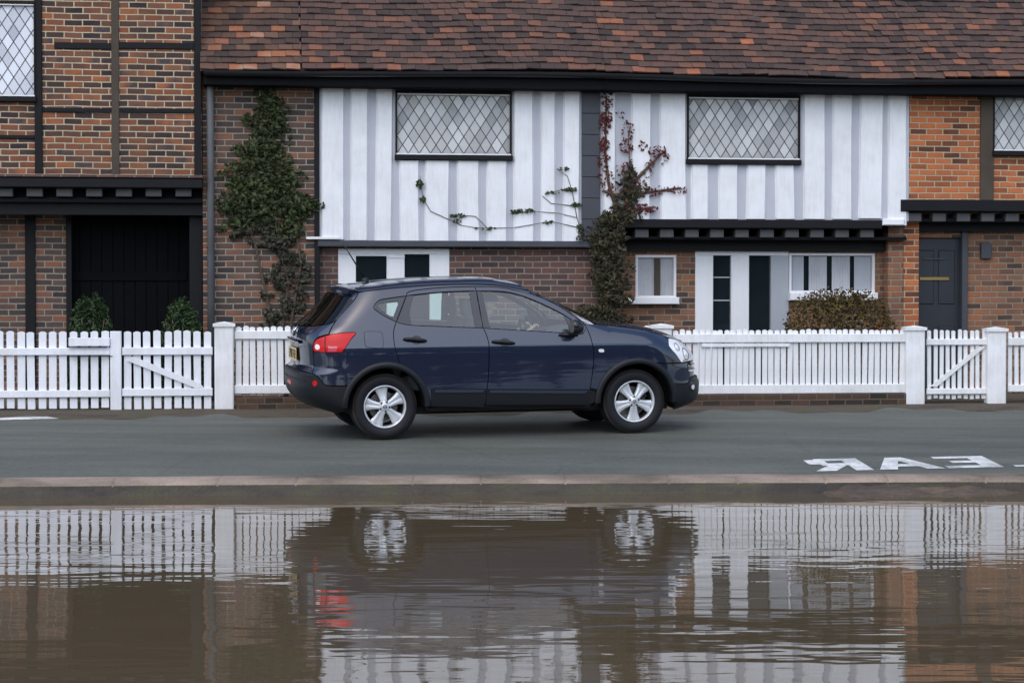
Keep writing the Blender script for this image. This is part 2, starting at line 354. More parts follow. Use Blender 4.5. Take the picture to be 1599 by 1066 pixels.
# painted lettering on the road, read by drivers coming from the other side
M_['road_paint'] = painted('white_road_paint', (.74,.74,.72), .6, (.13,.14,.13), .95, False)
def glyph_strokes(ch):
    R = lambda x0,y0,x1,y1: [(x0,y0),(x1,y0),(x1,y1),(x0,y1)]
    if ch == 'E': return [R(0,0,.36,1), R(.36,0,1.05,.2), R(.36,.42,.8,.6), R(.36,.82,1,1)]
    if ch == 'R': return [R(0,0,.33,1), R(.33,.81,.82,1), R(.33,.42,.82,.61), [(.66,.47),(1.03,.56),(1.03,.9),(.66,.96)], [(.36,.42),(.72,.42),(1.08,0),(.70,0)]]
    if ch == 'A': return [[(-.12,0),(.22,0),(.64,1),(.34,1)], [(.78,0),(1.12,0),(.66,1),(.40,1)], R(.14,.22,.86,.42)]
    if ch == 'L': return [R(0,0,.26,1), R(.26,0,1,.14)]
    if ch == 'C': return [R(0,.1,.26,.9), R(.1,.86,.95,1), R(.1,0,.95,.14)]
mbl = MB()
uR1 = to_street(*on_road(1365,734)[:2]); uR0 = to_street(*on_road(1254,717.5)[:2]); uE = to_street(*on_road(1576,733.5)[:2])
VN, VF = uR1[1], uR0[1]
UR = uR1[0]; W_L = abs(UR-uR0[0]); PITCH_L = (uE[0]-UR)/2
for k, ch in enumerate('RAELC'):                       # word turned half round: first letter furthest right
    for st in glyph_strokes(ch):
        pts = []
        for x, y in st:
            u = UR+PITCH_L*k-x*W_L; vv = VN+(VF-VN)*y
            pts.append((u, vv))
        n = len(pts); fine = []
        for i in range(n):
            a, b = np.array(pts[i]), np.array(pts[(i+1)%n])
            for s_ in np.linspace(0, 1, 5)[:-1]: fine.append(a+(b-a)*s_)
        vs = []
        for u, vv in fine:
            X, Y = O+U*u+V*vv; vs.append((u, vv, float(road_z(X, Y))+.005))
        mbl.add(vs, [tuple(range(len(vs)-1,-1,-1))])
structure('road_lettering', mbl, M_['road_paint'], STREET, label='white painted letters of the word CLEAR, upside down on the road by the kerb', cat='road marking')
a = on_road(-40, 655.5); b = on_road(113, 651.5); ua, ub = to_street(*a[:2]), to_street(*b[:2])
ml = MB(); pts = []
for s_ in np.linspace(0, 1, 12):
    u = ua[0]+(ub[0]-ua[0])*s_; vv = ua[1]+(ub[1]-ua[1])*s_
    r = []
    for dv in (-.055, .055):
        X, Y = O+U*u+V*(vv+dv); r.append((u, vv+dv, float(road_z(X, Y))+.005))
    pts.append(r)
structure('road_line', ml.grid(pts), M_['road_paint'], STREET)

# ------------------------------------------------------------------ houses
VW = 1.586                                            # first-floor front of the row
def P4(x0, y0, x1, y1, v): return rect(x0, y0, x1, y1, v)
def bx(mb, x0, y0, x1, y1, v, d=.06, proud=.0, b=.006):
    u0, u1, z0, z1 = rect(x0, y0, x1, y1, v); mb.bbox(u0, u1, v-proud, v-proud+d, z0, z1, b); return u0, u1, z0, z1
def wall_with_holes(mb, u0, u1, z0, z1, v, d, holes):  # front wall as blocks around its openings
    us = sorted({u0, u1, *[h[0] for h in holes], *[h[1] for h in holes]}); us = [u for u in us if u0 <= u <= u1]
    for a, b in zip(us[:-1], us[1:]):
        zs = [(h[2], h[3]) for h in holes if h[0] <= (a+b)/2 <= h[1]]; zs.sort(); z = z0
        for h0, h1 in zs:
            if h0 > z: mb.box(a, b, v, v+d, z, h0)
            z = max(z, h1)
        if z < z1: mb.box(a, b, v, v+d, z, z1)
def leaded(parent, x0, y0, x1, y1, v, pane='pane_pale', sill=True, nx=None, frame='timber', pitch=.144):
    u0, u1, z0, z1 = rect(x0, y0, x1, y1, v)
    fr = MB(); t = .022
    for a in ((u0-t,u1+t,z1,z1+t*1.6),(u0-t,u1+t,z0-t,z0),(u0-t,u0,z0,z1),(u1,u1+t,z0,z1)): fr.bbox(a[0],a[1],v-.04,v+.05,a[2],a[3],.004)
    win = part('window', fr, M_[frame], parent)
    pn = link(MB().box(u0, u1, v+.012, v+.03, z0, z1).mesh('pane', M_[pane], (u0, v, z0)), 'pane', win)
    pn.location = (u0-BASE[parent][0], v-BASE[parent][1], z0-BASE[parent][2])
    le = MB(); w, h = u1-u0, z1-z0; s = pitch; k = -int(h/s)-2
    mid = [u0+w*i/3 for i in (1,2)] if w > 1 else []
    dz = s*1.0
    for sgn in (1, -1):
        for k in range(-40, 60):
            # a line x = c + sgn*z*0.72, clipped to the pane
            c = u0+k*s*.95 if sgn > 0 else u0+k*s*.95
            pts = []
            for zz in np.linspace(0, h, 81):
                x = c+sgn*zz*.65
                if u0 <= x <= u1: pts.append((x, zz+z0))
            if len(pts) > 2:
                (xa, za), (xb, zb) = pts[0], pts[-1]; q = .006
                le.add([(xa-q,v+.009,za),(xa+q,v+.009,za),(xb+q,v+.009,zb),(xb-q,v+.009,zb),(xa-q,v+.016,za),(xa+q,v+.016,za),(xb+q,v+.016,zb),(xb-q,v+.016,zb)],
                       [(0,1,2,3),(0,4,5,1),(3,2,6,7),(0,3,7,4),(1,5,6,2)])
    for m in []: le.box(m-.008, m+.008, v+.003, v+.02, z0, z1)
    for i in range(1, 4): le.box(u0, u1, v+.016, v+.022, z0+h*i/4-.004, z0+h*i/4+.004)
    part('lead_lattice', le, M_['lead'], win)
    part('top_rail', MB().bbox(u0, u1, v-.03, v-.005, z1-.018, z1-.002, .002), M_['white_joinery'], win)
    if sill:
        part('sill', MB().bbox(u0-.03, u1+.03, v-.075, v+.0, z0-.085, z0-.022, .008), M_['timber'], win)
        part('sill_edge', MB().bbox(u0-.01, u1+.01, v-.05, v-.042, z0-.02, z0-.002, .002), M_['white_joinery'], win)
    return win
# clay tile roof made of single overlapping tiles
def tiles(mb, u0, u1, v0, z0, pitch_deg, rows, seed, gauge=.112, tw=.17):
    rg = np.random.default_rng(seed); ca, sa = math.cos(rad(pitch_deg)), math.sin(rad(pitch_deg))
    for r in range(rows):
        d = r*gauge; uu = u0-(tw/2 if r % 2 else 0)
        while uu < u1-.01:
            a, b = max(uu, u0), min(uu+tw-.004, u1)
            if b-a > .02:
                sag = .022*math.sin(uu*.9+1)+.012*math.sin(uu*2.3+r*.15); lift = rg.normal(0, .0035); tilt = rg.normal(0, .004); sl = rg.normal(0, .004)
                def pt(u, dd, hh): return (u, v0+dd*ca-hh*sa, z0+sag+dd*sa+hh*ca)
                L = gauge+.06; t = .019; h0 = .040+lift; h1 = .012
                vs = [pt(a,d+sl,h0+tilt), pt(b,d+sl,h0-tilt), pt(b,d+L,h1), pt(a,d+L,h1),
                      pt(a,d+sl,h0+tilt-t), pt(b,d+sl,h0-tilt-t), pt(b,d+L,h1-t), pt(a,d+L,h1-t)]
                mb.add(vs, [(0,1,2,3),(4,5,1,0),(0,3,7,4),(1,5,6,2)])
            uu += tw
def tile_mat(name, stops):
    g = G(name); r = g.geo('Random Per Island'); v = g.obj(); n = g.noise(v, .8, 4); f = g.noise(v, 38, 5, .7); lich = g.noise(v, 5.5, 6, .7)
    c = g.ramp(g.math('ADD', g.math('MULTIPLY', r, .86), g.math('MULTIPLY', g.math('SUBTRACT', n, .5), .55), clamp=True), stops)
    c = g.mix(.35, c, g.mix(f, (.1,.09,.08,1), (.85,.8,.75,1)), 'OVERLAY')
    c = g.mix(g.ramp(lich, [(.60,(0,0,0)),(.70,(.55,.55,.55))]), c, (.085,.075,.035,1))
    g.set(**{'Base Color': c, 'Roughness': .85, 'Specular IOR Level': .25}); g.bump(f, .006); return g.m
M_['tile'] = tile_mat('clay_roof_tile', [(0,(.04,.031,.03)),(.35,(.078,.052,.046)),(.68,(.105,.062,.051)),(.82,(.16,.078,.055)),(.92,(.30,.115,.06)),(.975,(.44,.16,.075)),(1,(.26,.23,.17))])
M_['tile_old'] = tile_mat('lichened_roof_tile', [(0,(.045,.035,.032)),(.3,(.085,.055,.047)),(.55,(.13,.07,.05)),(.72,(.14,.085,.06)),(.86,(.30,.12,.065)),(.94,(.36,.33,.28)),(1,(.46,.44,.40))])
EV = VW-.34                                            # eaves line
def eave_z(px): return at(px, np.interp(px, [330, 800, 1400, 1700], [107, 114, 122, 126]), EV)[1]
EZ = (eave_z(350)+eave_z(800)+eave_z(1400))/3
PITCHR = 48
def roof(parent, u0, u1, mat, seed, rows=36, z=None, v0=EV, depth=5.2):
    z = EZ if z is None else z
    r = part('roof', MB(), mat, parent); mb = MB(); tiles(mb, u0, u1, v0, z, PITCHR, rows, seed)
    d = rows*.112; rv, rz = v0+d*math.cos(rad(PITCHR)), z+d*math.sin(rad(PITCHR))
    mb.add([(u0,v0+.03,z-.03),(u1,v0+.03,z-.03),(u1,rv,rz-.03),(u0,rv,rz-.03),(u0,rv+(rv-v0),z-.03),(u1,rv+(rv-v0),z-.03)], [(0,1,2,3),(3,2,5,4)])
    mb.tube([(u0,rv,rz),(u1,rv,rz)], .11, 10)
    old = r.data; r.data = mb.mesh('roof', mat, BASE[parent]); bpy.data.meshes.remove(old); return r
def gutter(parent, u0, u1):
    mb = MB(); zt = EZ-.015; vv = EV-.03
    P = []
    for u in np.linspace(u0, u1, 14):
        sag = .018*math.sin(u*.9+1)
        P.append([(u, vv+.062*math.cos(a), zt+sag+.062*math.sin(a)-.0) for a in np.linspace(math.pi, 2*math.pi, 9)]+[(u, vv+.055*math.cos(a), zt+sag+.055*math.sin(a)) for a in np.linspace(2*math.pi, math.pi, 9)])
    mb.grid(P)
    o = part('gutter', mb, M_['gutter'], parent, True)
    fb = MB().box(u0, u1, EV+.04, EV+.075, zt-.17, zt+.0); fb.box(u0, u1, EV+.076, VW+.02, zt-.175, zt-.145)
    part('soffit', fb, M_['soffit'], parent)
def joists(parent, x0, x1, y0, y1, v, n):
    for i in range(n):
        xa = x0+(x1-x0)*(i+.18)/n; xb = x0+(x1-x0)*(i+.72)/n
        mb = MB(); bx(mb, xa, y0, xb, y1, v, .35, 0, .008); part('joist_end', mb, M_['joist'], parent)
HB = VW+4.6                                            # back wall of the row
def shell(mb, u0, u1, v0, v1, z0, z1, t=.2):           # side and back walls
    mb.box(u0, u0+t, v0, v1, z0, z1); mb.box(u1-t, u1, v0, v1, z0, z1); mb.box(u0+t, u1-t, v1-t, v1, z0, z1)
def ulim(x, v=VW): return at(x, 300, v)[0]

# --- left: jettied brick-and-timber house
VL = VW-.12; VLG = VL+.62
uL0, uL1 = at(-260, 300, VL)[0], at(315, 300, VL)[0]
LH = thing('timber_framed_house', 'brick and black timber house, jettied over a dark doorway, left of the tiled cottages', 'house', ((uL0+uL1)/2, VL, GZ))
zb = at(100, 276, VL)[1]; zt = 6.4
win = rect(-90, 6, 53, 148, VL)
mb = MB(); wall_with_holes(mb, uL0, uL1, zb, zt, VL, .25, [win]); shell(mb, uL0, uL1, VL+.25, VL+5, zb, zt, .2)
gp = 5.0/2
mb.add([(uL0,VL,zt),(uL0,VL+5,zt),(uL0,VL+2.5,zt+2.6),(uL1,VL,zt),(uL1,VL+5,zt),(uL1,VL+2.5,zt+2.6)], [(0,1,2),(3,5,4)])
part('wall', mb, M_['brick_left'], LH)
for (x0, y0, x1, y1) in [(54,-60,66,275),(303,-60,314,275)]:
    m = MB(); bx(m, x0, y0, x1, y1, VL, .06, .028); part('timber_post', m, M_['timber'], LH)
m = MB(); bx(m, 174, -60, 186, 275, VL, .06, .022); part('timber_post', m, M_['timber_brown'], LH, label='faded brown timber post')
for (x0, y0, x1, y1) in [(85,67,174,77),(186,67,303,77),(66,169,174,176),(186,170,303,177),(-250,210,54,216)]:
    m = MB(); bx(m, x0, y0, x1, y1, VL, .05, .018); part('timber_rail', m, M_['timber'], LH)
m = MB(); bx(m, -260, 277, 317, 293, VL, .22, .06, .012); part('bressumer', m, M_['timber'], LH)
m = MB(); bx(m, -260, 272, 317, 276.5, VL, .22, .075, .004); part('mortar_fillet', m, M_['brick_low'], LH)
joists(LH, -60, 312, 293.5, 307, VL+.03, 8)
m = MB(); u0, u1, z0, z1 = rect(-260, 307, 317, 334, VL); m.box(u0, u1, VL+.16, VL+.34, z0, z1); part('beam_or_shade_band', m, M_['timber'], LH)
jz = at(100, 307, VL)[1]
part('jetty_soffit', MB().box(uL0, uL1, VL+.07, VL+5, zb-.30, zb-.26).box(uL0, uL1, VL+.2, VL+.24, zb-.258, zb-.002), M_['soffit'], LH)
zg1 = at(50, 326, VLG)[1]; d0 = rect(106, 330, 317, 640, VLG)
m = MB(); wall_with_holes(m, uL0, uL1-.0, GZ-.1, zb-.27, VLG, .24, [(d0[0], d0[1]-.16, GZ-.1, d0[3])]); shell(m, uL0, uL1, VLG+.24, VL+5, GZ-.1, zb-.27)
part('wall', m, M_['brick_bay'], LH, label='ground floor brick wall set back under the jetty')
m = MB(); bx(m, 40, 330, 56, 645, VLG, .06, .03); part('timber_post', m, M_['timber'], LH)
m = MB(); bx(m, 104, 325, 113, 645, VLG, .1, .04); part('timber_post', m, M_['timber'], LH)
m = MB(); bx(m, 296, 325, 317, 645, VLG-.35, .2, .0); part('timber_post', m, M_['timber'], LH)
dr = thing  # doors of black boards
m = MB(); n = 11
for i in range(n):
    a = d0[0]+(d0[1]-.16-d0[0])*i/n; b = d0[0]+(d0[1]-.16-d0[0])*(i+1)/n
    m.bbox(a+.002, b-.002, VLG+.14, VLG+.18, GZ+.02, d0[3], .004)
door = part('door', m, M_['shade_black'], LH)
for zl in (1.05, 1.95): part('door_ledge', MB().bbox(d0[0]+.02, d0[1]-.2, VLG+.12, VLG+.139, zl, zl+.11, .004), M_['shade_black'], door)
leaded(LH, -90, 6, 53, 148, VL, 'pane_blue')
r0 = MB(); tiles(r0, uL0-.2, uL1+.15, VL-.3, zt-.3, 46, 36, 5)
d = 36*.112; r0.add([(uL0-.2,VL-.27,zt-.33),(uL1+.15,VL-.27,zt-.33),(uL1+.15,VL-.3+d*.695,zt-.33+d*.72),(uL0-.2,VL-.3+d*.695,zt-.33+d*.72),(uL1+.15,VL+5.3,zt-.33),(uL0-.2,VL+5.3,zt-.33)], [(0,1,2,3),(3,2,4,5)])
part('roof', r0, M_['tile'], LH)

# --- white cottage with brick bay
uA0, uA1 = uL1+.01, ulim(937)
ztop = EZ-.16
CA = thing('cottage', 'white panelled cottage with an ivy covered brick bay and plum brick ground floor', 'house', ((uA0+uA1)/2, VW, GZ))
VA = VW+.10
uB = ulim(494)
m = MB(); m.box(uA0, uB, VW, VW+.25, GZ-.1, ztop); shell(m, uA0, uA1, VW+.25, HB, GZ-.1, ztop); m.box(uA0-.4, uA0-.001, HB-.19, HB-.01, GZ-.1, ztop); part('wall', m, M_['brick_bay'], CA)
zj = at(700, 377, VW)[1]; wA = rect(620, 147, 796, 240, VW)
m = MB(); wall_with_holes(m, uB+.002, uA1, zj, ztop, VW, .2, [wA]); part('wall', m, M_['white_infill'], CA, label='grey white plaster panel')
fd = rect(528, 388, 702, 645, VA)
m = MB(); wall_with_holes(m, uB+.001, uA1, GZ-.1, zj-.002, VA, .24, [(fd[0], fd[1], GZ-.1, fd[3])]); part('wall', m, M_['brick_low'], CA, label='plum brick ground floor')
def studs(parent, lst, v):
    for (x0, y0, x1, y1) in lst:
        m = MB(); u0, u1, z0, z1 = rect(x0, y0, x1, y1, v); ub, ut = u0+random.uniform(-.012,.012), u0+random.uniform(-.012,.012)
        w = u1-u0; b = .02
        prof = [(0,.0),(b,-.034),(w-b,-.034),(w,.0)]
        P = [[(ub+x, v+y, z0) for x, y in prof], [(ub*.5+ut*.5+x+random.uniform(-.006,.006), v+y, (z0+z1)/2) for x, y in prof], [(ut+x, v+y, z1) for x, y in prof]]
        m.grid(P); m.add([p for p in P[0]], [(0,1,2,3)])
        part('stud', m, M_['white_stud'], parent)
studs(CA, [(501,132,538,374),(546,136,574,375),(586,138,613,376),(624,251,656,377),(664,251,703,378),(714,251,750,379),(760,251,792,379),(802,143,834,378),(845,144,869,378),(879,144,906,378)], VW)
m = MB(); bx(m, 491, 118, 499, 645, VW, .1, .03); part('timber_post', m, M_['timber'], CA)
m = MB()
for i in range(7): bx(m, 908, 145+i*33, 936, 145+i*33+32.4, VW, .05, .04, .004)
part('slate_boarding', m, M_['dark_board'], CA)
m = MB(); bx(m, 496, 376, 936, 386, VW, .22, .05, .01); part('bressumer', m, M_['dark_board'], CA)
m = MB(); bx(m, 478, 370, 530, 374, VW, .1, .07, .004); part('lead_flashing', m, M_['white_joinery'], CA)
m = MB(); bx(m, 499, 117, 908, 133, VW, .12, .04); bx(m, 612, 117, 908, 142, VW, .12, .038); part('wall_plate', m, M_['timber'], CA)
leaded(CA, 620, 147, 796, 240, VW)
# glazed garden doors of the white cottage
u0, u1, z0, z1 = fd
m = MB()
for (x0,y0,x1,y1) in [(528,388,702,397),(528,397,556,645),(604,397,632,645),(671,397,702,645),(556,397,604,400)]: bx(m, x0, y0, x1, y1, VA, .09, .0)
gd = part('garden_door', m, M_['white_joinery'], CA)
part('pane', MB().box(*[at(556,450,VA)[0], at(604,450,VA)[0]], VA+.05, VA+.065, GZ, at(580,399,VA)[1]), M_['dark_glass'], gd)
part('pane', MB().box(*[at(632,450,VA)[0], at(671,450,VA)[0]], VA+.05, VA+.065, GZ, at(650,399,VA)[1]), M_['dark_glass'], gd)
m = MB(); bx(m, 604, 400, 632, 403, VA, .02, .012, .002); part('transom', m, M_['white_joinery'], gd)
um = at(470, 60, VW)[0]; roof(CA, uA0-.02, um, M_['tile_old'], 21); roof(CA, um+.004, uA1, M_['tile'], 24); gutter(CA, uA0+.02, uA1)
uu = at(329, 300, VW)[0]
part('downpipe', MB().tube([(uu,VW-.10,EZ-.1),(uu,VW-.07,EZ-.3),(uu,VW-.07,GZ)], .045, 10), M_['pipe'], CA, True)
for (x, y) in [(330,20),(334,38)]: pass
# --- white cottage with dark door, middle right
uB0, uB1 = uA1+.004, ulim(1419)
CB = thing('cottage', 'white panelled cottage with red creeper and glazed white door, beside the orange brick cottage', 'house', ((uB0+uB1)/2, VW, GZ))
VB = VW+.42
wB = rect(1075, 153, 1246, 247, VW); zjb = at(1160, 344, VW)[1]
m = MB(); wall_with_holes(m, uB0, uB1, zjb, ztop, VW, .2, [wB]); part('wall', m, M_['white_infill'], CB, label='grey white plaster panel')
m = MB(); shell(m, uB0, uB1, VW+.2, HB, GZ-.1, ztop)
w1 = rect(992, 398, 1056, 476, VB); w2 = rect(1232, 395, 1366, 470, VB); dB = rect(1085, 392, 1231, 645, VB); dD = rect(1395, 345, 1500, 645, VB)
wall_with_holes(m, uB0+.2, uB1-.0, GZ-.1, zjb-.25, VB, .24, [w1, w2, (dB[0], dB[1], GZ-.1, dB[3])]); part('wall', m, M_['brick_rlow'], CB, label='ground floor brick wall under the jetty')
studs(CB, [(942,146,962,343),(984,147,1016,343),(1030,147,1072,343),(1079,256,1107,342),(1120,256,1151,342),(1165,256,1196,342),(1210,256,1241,342),(1254,147,1289,342),(1299,147,1331,342),(1341,147,1378,341),(1386,147,1416,352)], VW)
m = MB(); bx(m, 1376, 342, 1410, 352, VW, .1, .07, .01); part('bracket', m, M_['white_stud'], CB)
m = MB(); bx(m, 937, 118, 1419, 146, VW, .12, .04); part('wall_plate', m, M_['timber'], CB)
m = MB(); bx(m, 937, 343, 1376, 357, VW, .22, .05, .012); part('bressumer', m, M_['timber'], CB)
joists(CB, 985, 1376, 357.5, 371, VW+.02, 10)
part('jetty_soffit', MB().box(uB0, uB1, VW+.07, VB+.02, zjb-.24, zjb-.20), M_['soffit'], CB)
m = MB(); u0, u1, z0, z1 = rect(937, 372, 1400, 391, VB-.1); m.box(u0, u1, VB-.12, VB-.004, z0, z1); part('beam_or_shade_band', m, M_['timber'], CB)  # black strip put in for the shade of the recess under the jetty
leaded(CB, 1075, 153, 1246, 247, VW)
def casement(parent, x0, y0, x1, y1, v, mull, name='window'):
    u0, u1, z0, z1 = rect(x0, y0, x1, y1, v); m = MB(); t = .035
    for a in ((u0,u1,z1-t,z1),(u0,u1,z0,z0+t),(u0,u0+t,z0+t,z1-t),(u1-t,u1,z0+t,z1-t)): m.bbox(a[0],a[1],v-.01,v+.08,a[2],a[3],.005)
    w = part(name, m, M_['white_joinery'], parent)
    part('pane', MB().box(u0+t, u1-t, v+.05, v+.062, z0+t, z1-t), M_['dark_glass'], w)
    return w, u0, u1, z0, z1
def drape(parent, x0, x1, y0, y1, v):
    u0, u1, z0, z1 = rect(x0, y0, x1, y1, v); n = 22
    P = [[(u0+(u1-u0)*i/n, v+.035+.008*math.sin(i*1.9), z) for i in range(n+1)] for z in (z0, z1)]
    part('curtain', MB().grid(P), M_['curtain'], parent, True)
w, u0, u1, z0, z1 = casement(CB, 992, 398, 1056, 466, VB, 1)
drape(w, 996, 1022, 402, 463, VB); drape(w, 1031, 1052, 402, 463, VB)
m = MB(); bx(m, 974, 464, 1058, 475, VB, .14, .12, .01); part('sill', m, M_['white_joinery'], w)
m = MB(); bx(m, 1022, 401, 1031, 464, VB, .05, .0); part('mullion', m, M_['timber_brown'], w)
w, u0, u1, z0, z1 = casement(CB, 1232, 395, 1366, 458, VB, 3)
for a, b in ((1264,1292),(1300,1328)): drape(w, a, b, 400, 456, VB)
for a, b in ((1238,1256),(1335,1361)): 
    u0_, u1_, z0_, z1_ = rect(a, 400, b, 456, VB); part('blind', MB().box(u0_, u1_, VB+.034, VB+.04, z0_, z1_), M_['grey_joinery'], w)
m = MB(); bx(m, 1230, 457, 1367, 469, VB, .14, .12, .01); part('sill', m, M_['white_joinery'], w)
m = MB()
for (x0,y0,x1,y1,) in [(1085,392,1231,399),(1085,399,1113,645),(1141,399,1169,645)]: bx(m, x0, y0, x1, y1, VB, .09, .02)
gd = part('garden_door', m, M_['white_joinery'], CB)
m = MB(); bx(m, 1203, 399, 1231, 645, VB, .09, .02); part('door_leaf', m, M_['grey_joinery'], gd)
part('pane', MB().box(at(1113,450,VB)[0], at(1141,450,VB)[0], VB+.04, VB+.055, GZ, at(1127,399,VB)[1]), M_['dark_glass'], gd)
part('pane', MB().box(at(1169,450,VB)[0], at(1203,450,VB)[0], VB+.04, VB+.055, GZ, at(1186,399,VB)[1]), M_['dark_glass'], gd)
M_['blue_cloth'] = plain('blue_cloth', (.05,.07,.13), .9)
for yy in (468, 432): part('glazing_bar', MB().box(at(1113,450,VB)[0], at(1141,450,VB)[0], VB+.03, VB+.039, at(1127,yy+2,VB)[1], at(1127,yy,VB)[1]), M_['grey_joinery'], gd)
roof(CB, uA1+.004, uB1, M_['tile'], 22); gutter(CB, uA1+.004, uB1)
# --- orange brick cottage on the right
uC0, uC1 = uB1+.004, ulim(2050)
CC = thing('cottage', 'orange brick cottage with dark front door beneath a black beam, right end of row', 'house', ((uC0+uC1)/2, VW, GZ))
VC = VW+.40
zjc = at(1500, 314, VW)[1]; wC = rect(1552, 143, 1700, 234, VW)
m = MB(); wall_with_holes(m, uC0, uC1, zjc, ztop, VW, .2, [wC]); shell(m, uC0, uC1, VW+.2, HB, GZ-.1, ztop); part('wall', m, M_['brick_right'], CC)
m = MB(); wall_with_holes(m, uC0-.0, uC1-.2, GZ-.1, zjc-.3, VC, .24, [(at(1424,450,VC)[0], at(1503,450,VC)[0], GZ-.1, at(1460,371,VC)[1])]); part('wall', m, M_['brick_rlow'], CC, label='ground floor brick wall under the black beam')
m = MB(); bx(m, 1530, 140, 1551, 313, VW, .06, .03); part('timber_post', m, M_['timber_brown'], CC)
m = MB(); bx(m, 1419, 120, 2040, 138, VW, .12, .04); bx(m, 1530, 138, 2040, 143, VW, .12, .035); part('wall_plate', m, M_['timber'], CC)
m = MB(); bx(m, 1405, 314, 2040, 332, VW, .22, .06, .012); part('bressumer', m, M_['timber'], CC)
joists(CC, 1412, 1640, 332.5, 346, VW+.02, 6)
m = MB(); u0, u1, z0, z1 = rect(1405, 346, 2040, 362, VC-.1); m.box(u0, u1, VC-.12, VC-.004, z0, z1); part('beam_or_shade_band', m, M_['timber'], CC)
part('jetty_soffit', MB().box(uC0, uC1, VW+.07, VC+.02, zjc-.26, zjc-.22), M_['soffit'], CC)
leaded(CC, 1552, 143, 1700, 234, VW, 'pane_pale')
m = MB()
for a in [(1398,360,1425,645),(1500,360,1509,645)]: bx(m, *a, VC, .12, .05)
part('door_frame', m, M_['dark_board'], CC)
M_['door_blue'] = plain('dark_blue_grey_door', (.02,.024,.032), .4, var=.2)
m = MB(); bx(m, 1425, 371, 1502, 645, VC, .05, -.06)
u0, u1, z0, z1 = rect(1425, 371, 1502, 645, VC)
for (fx0, fx1, fz0, fz1) in [(.12,.46,.62,.93),(.54,.88,.62,.93),(.12,.46,.08,.5),(.54,.88,.08,.5)]:
    m.bbox(u0+(u1-u0)*fx0, u0+(u1-u0)*fx1, VC+.05, VC+.06, z0+(z1-z0)*fz0, z0+(z1-z0)*fz1, .012)
dd = part('door', m, M_['door_blue'], CC)
m = MB(); bx(m, 1437, 432, 1484, 438, VC, .02, -.035); part('letter_plate', m, M_['brass'], dd)
m = MB(); bx(m, 1443, 403, 1478, 406, VC, .02, -.035); part('knocker', m, M_['dark_board'], dd)
m = MB(); bx(m, 1530, 380, 1546, 404, VC, .06, .06); lamp = part('wall_lantern', m, M_['dark_board'], CC)
roof(CC, uB1+.004, uC1, M_['tile'], 23); gutter(CC, uB1+.004, uC1)
# ------------------------------------------------------------------ picket fence and gates
def picket_mesh(w, h, t=.02, tip=.012):
    mb = MB(); mb.prism([(-w/2,0),(w/2,0),(w/2,h-tip),(w*.18,h),(-w*.18,h),(-w/2,h-tip)], 0, t); return mb
def pickets(parent, x0, x1, ytop, ybot, n, v, mat, width=.62):
    u0, u1 = at(x0, 560, v)[0], at(x1, 560, v)[0]; step = (u1-u0)/n
    zt = at((x0+x1)/2, ytop, v)[1]; zb = at((x0+x1)/2, ybot, v)[1]
    me = None
    for i in range(n):
        if me is None:
            me = picket_mesh(step*width, zt-zb).mesh('picket', mat)
        o = link(me, 'picket', parent); b = BASE[parent]
        o.location = (u0+step*(i+.5)-b[0]+random.uniform(-.003,.003), v-b[1]+random.uniform(-.002,.002), zb-b[2]+random.uniform(-.008,.008))
        o.rotation_euler = (0, random.uniform(-.013,.013), 0)
def rail(parent, x0, x1, y0, y1, v, mat, d=.034, name='rail'):
    m = MB(); u0, u1, z0, z1 = rect(x0, y0, x1, y1, v)
    zl0, zl1 = at(x0, y1, v)[1], at(x0, y0, v)[1]; n = 10
    m.bbox(u0, u1, v-d, v-.001, z0, z1, .006); return part(name, m, mat, parent)
def post(x0, x1, ytop, ybot, label, v=0.0, d=.13, cap=True):
    u0, u1, z0, z1 = rect(x0, ytop, x1, ybot, v-d/2)
    t = thing('fence_post', label, 'fence post', ((u0+u1)/2, v, z0-.03), 'square white posts along the picket fence')
    m = MB(); c = .012; w0, w1, y0, y1 = u0, u1, v-d*.62, v+d*.5
    P = [[(w0+c,y0,z),(w1-c,y0,z),(w1,y0+c,z),(w1,y1-c,z),(w1-c,y1,z),(w0+c,y1,z),(w0,y1-c,z),(w0,y0+c,z),(w0+c,y0,z)] for z in (z0-.03, (z0+z1)/2, z1-.05)]
    m.grid(P); part('shaft', m, M_['fence_white'], t)
    e = .018; k = MB(); k.box(u0-e, u1+e, y0-e, y1+e, z1-.05, z1-.016)
    cx, cy = (u0+u1)/2, (y0+y1)/2
    k.add([(u0-e,y0-e,z1-.016),(u1+e,y0-e,z1-.016),(u1+e,y1+e,z1-.016),(u0-e,y1+e,z1-.016),(cx,cy,z1+.008)], [(0,1,4),(1,2,4),(2,3,4),(3,0,4)])
    part('cap', k, M_['fence_white'], t); return t
def fthing(name, label, cat, x0, x1, v=0, group=None, ybot=640):
    u0, u1 = at(x0, 560, v)[0], at(x1, 560, v)[0]
    return thing(name, label, cat, ((u0+u1)/2, v, GZ), group)
GV = -.02
t = fthing('picket_gate', 'wide white picket gate leaf at the left edge, closed, with a latch board', 'gate', -60, 188, GV)
pickets(t, -58, 172, 517.5, 638, 14, GV, M_['gate_white'], .72)
rail(t, -60, 172, 543, 554.5, GV, M_['gate_white']); rail(t, -60, 172, 609, 620.5, GV, M_['gate_white'])
m = MB(); bx(m, 172.5, 517, 190, 640, GV, .06, .045, .006); part('stile', m, M_['gate_white'], t)
m = MB(); bx(m, 108, 527, 172, 540, GV, .02, .075, .004); part('latch_board', m, M_['gate_white'], t)
m = MB(); bx(m, 108, 540.8, 168, 542.3, GV, .02, .065, .002); part('latch_bar', m, M_['gutter'], t)
m = MB(); bx(m, 110, 555.2, 176, 556.6, GV, .02, .055, .002); part('hinge_strap', m, M_['gutter'], t)
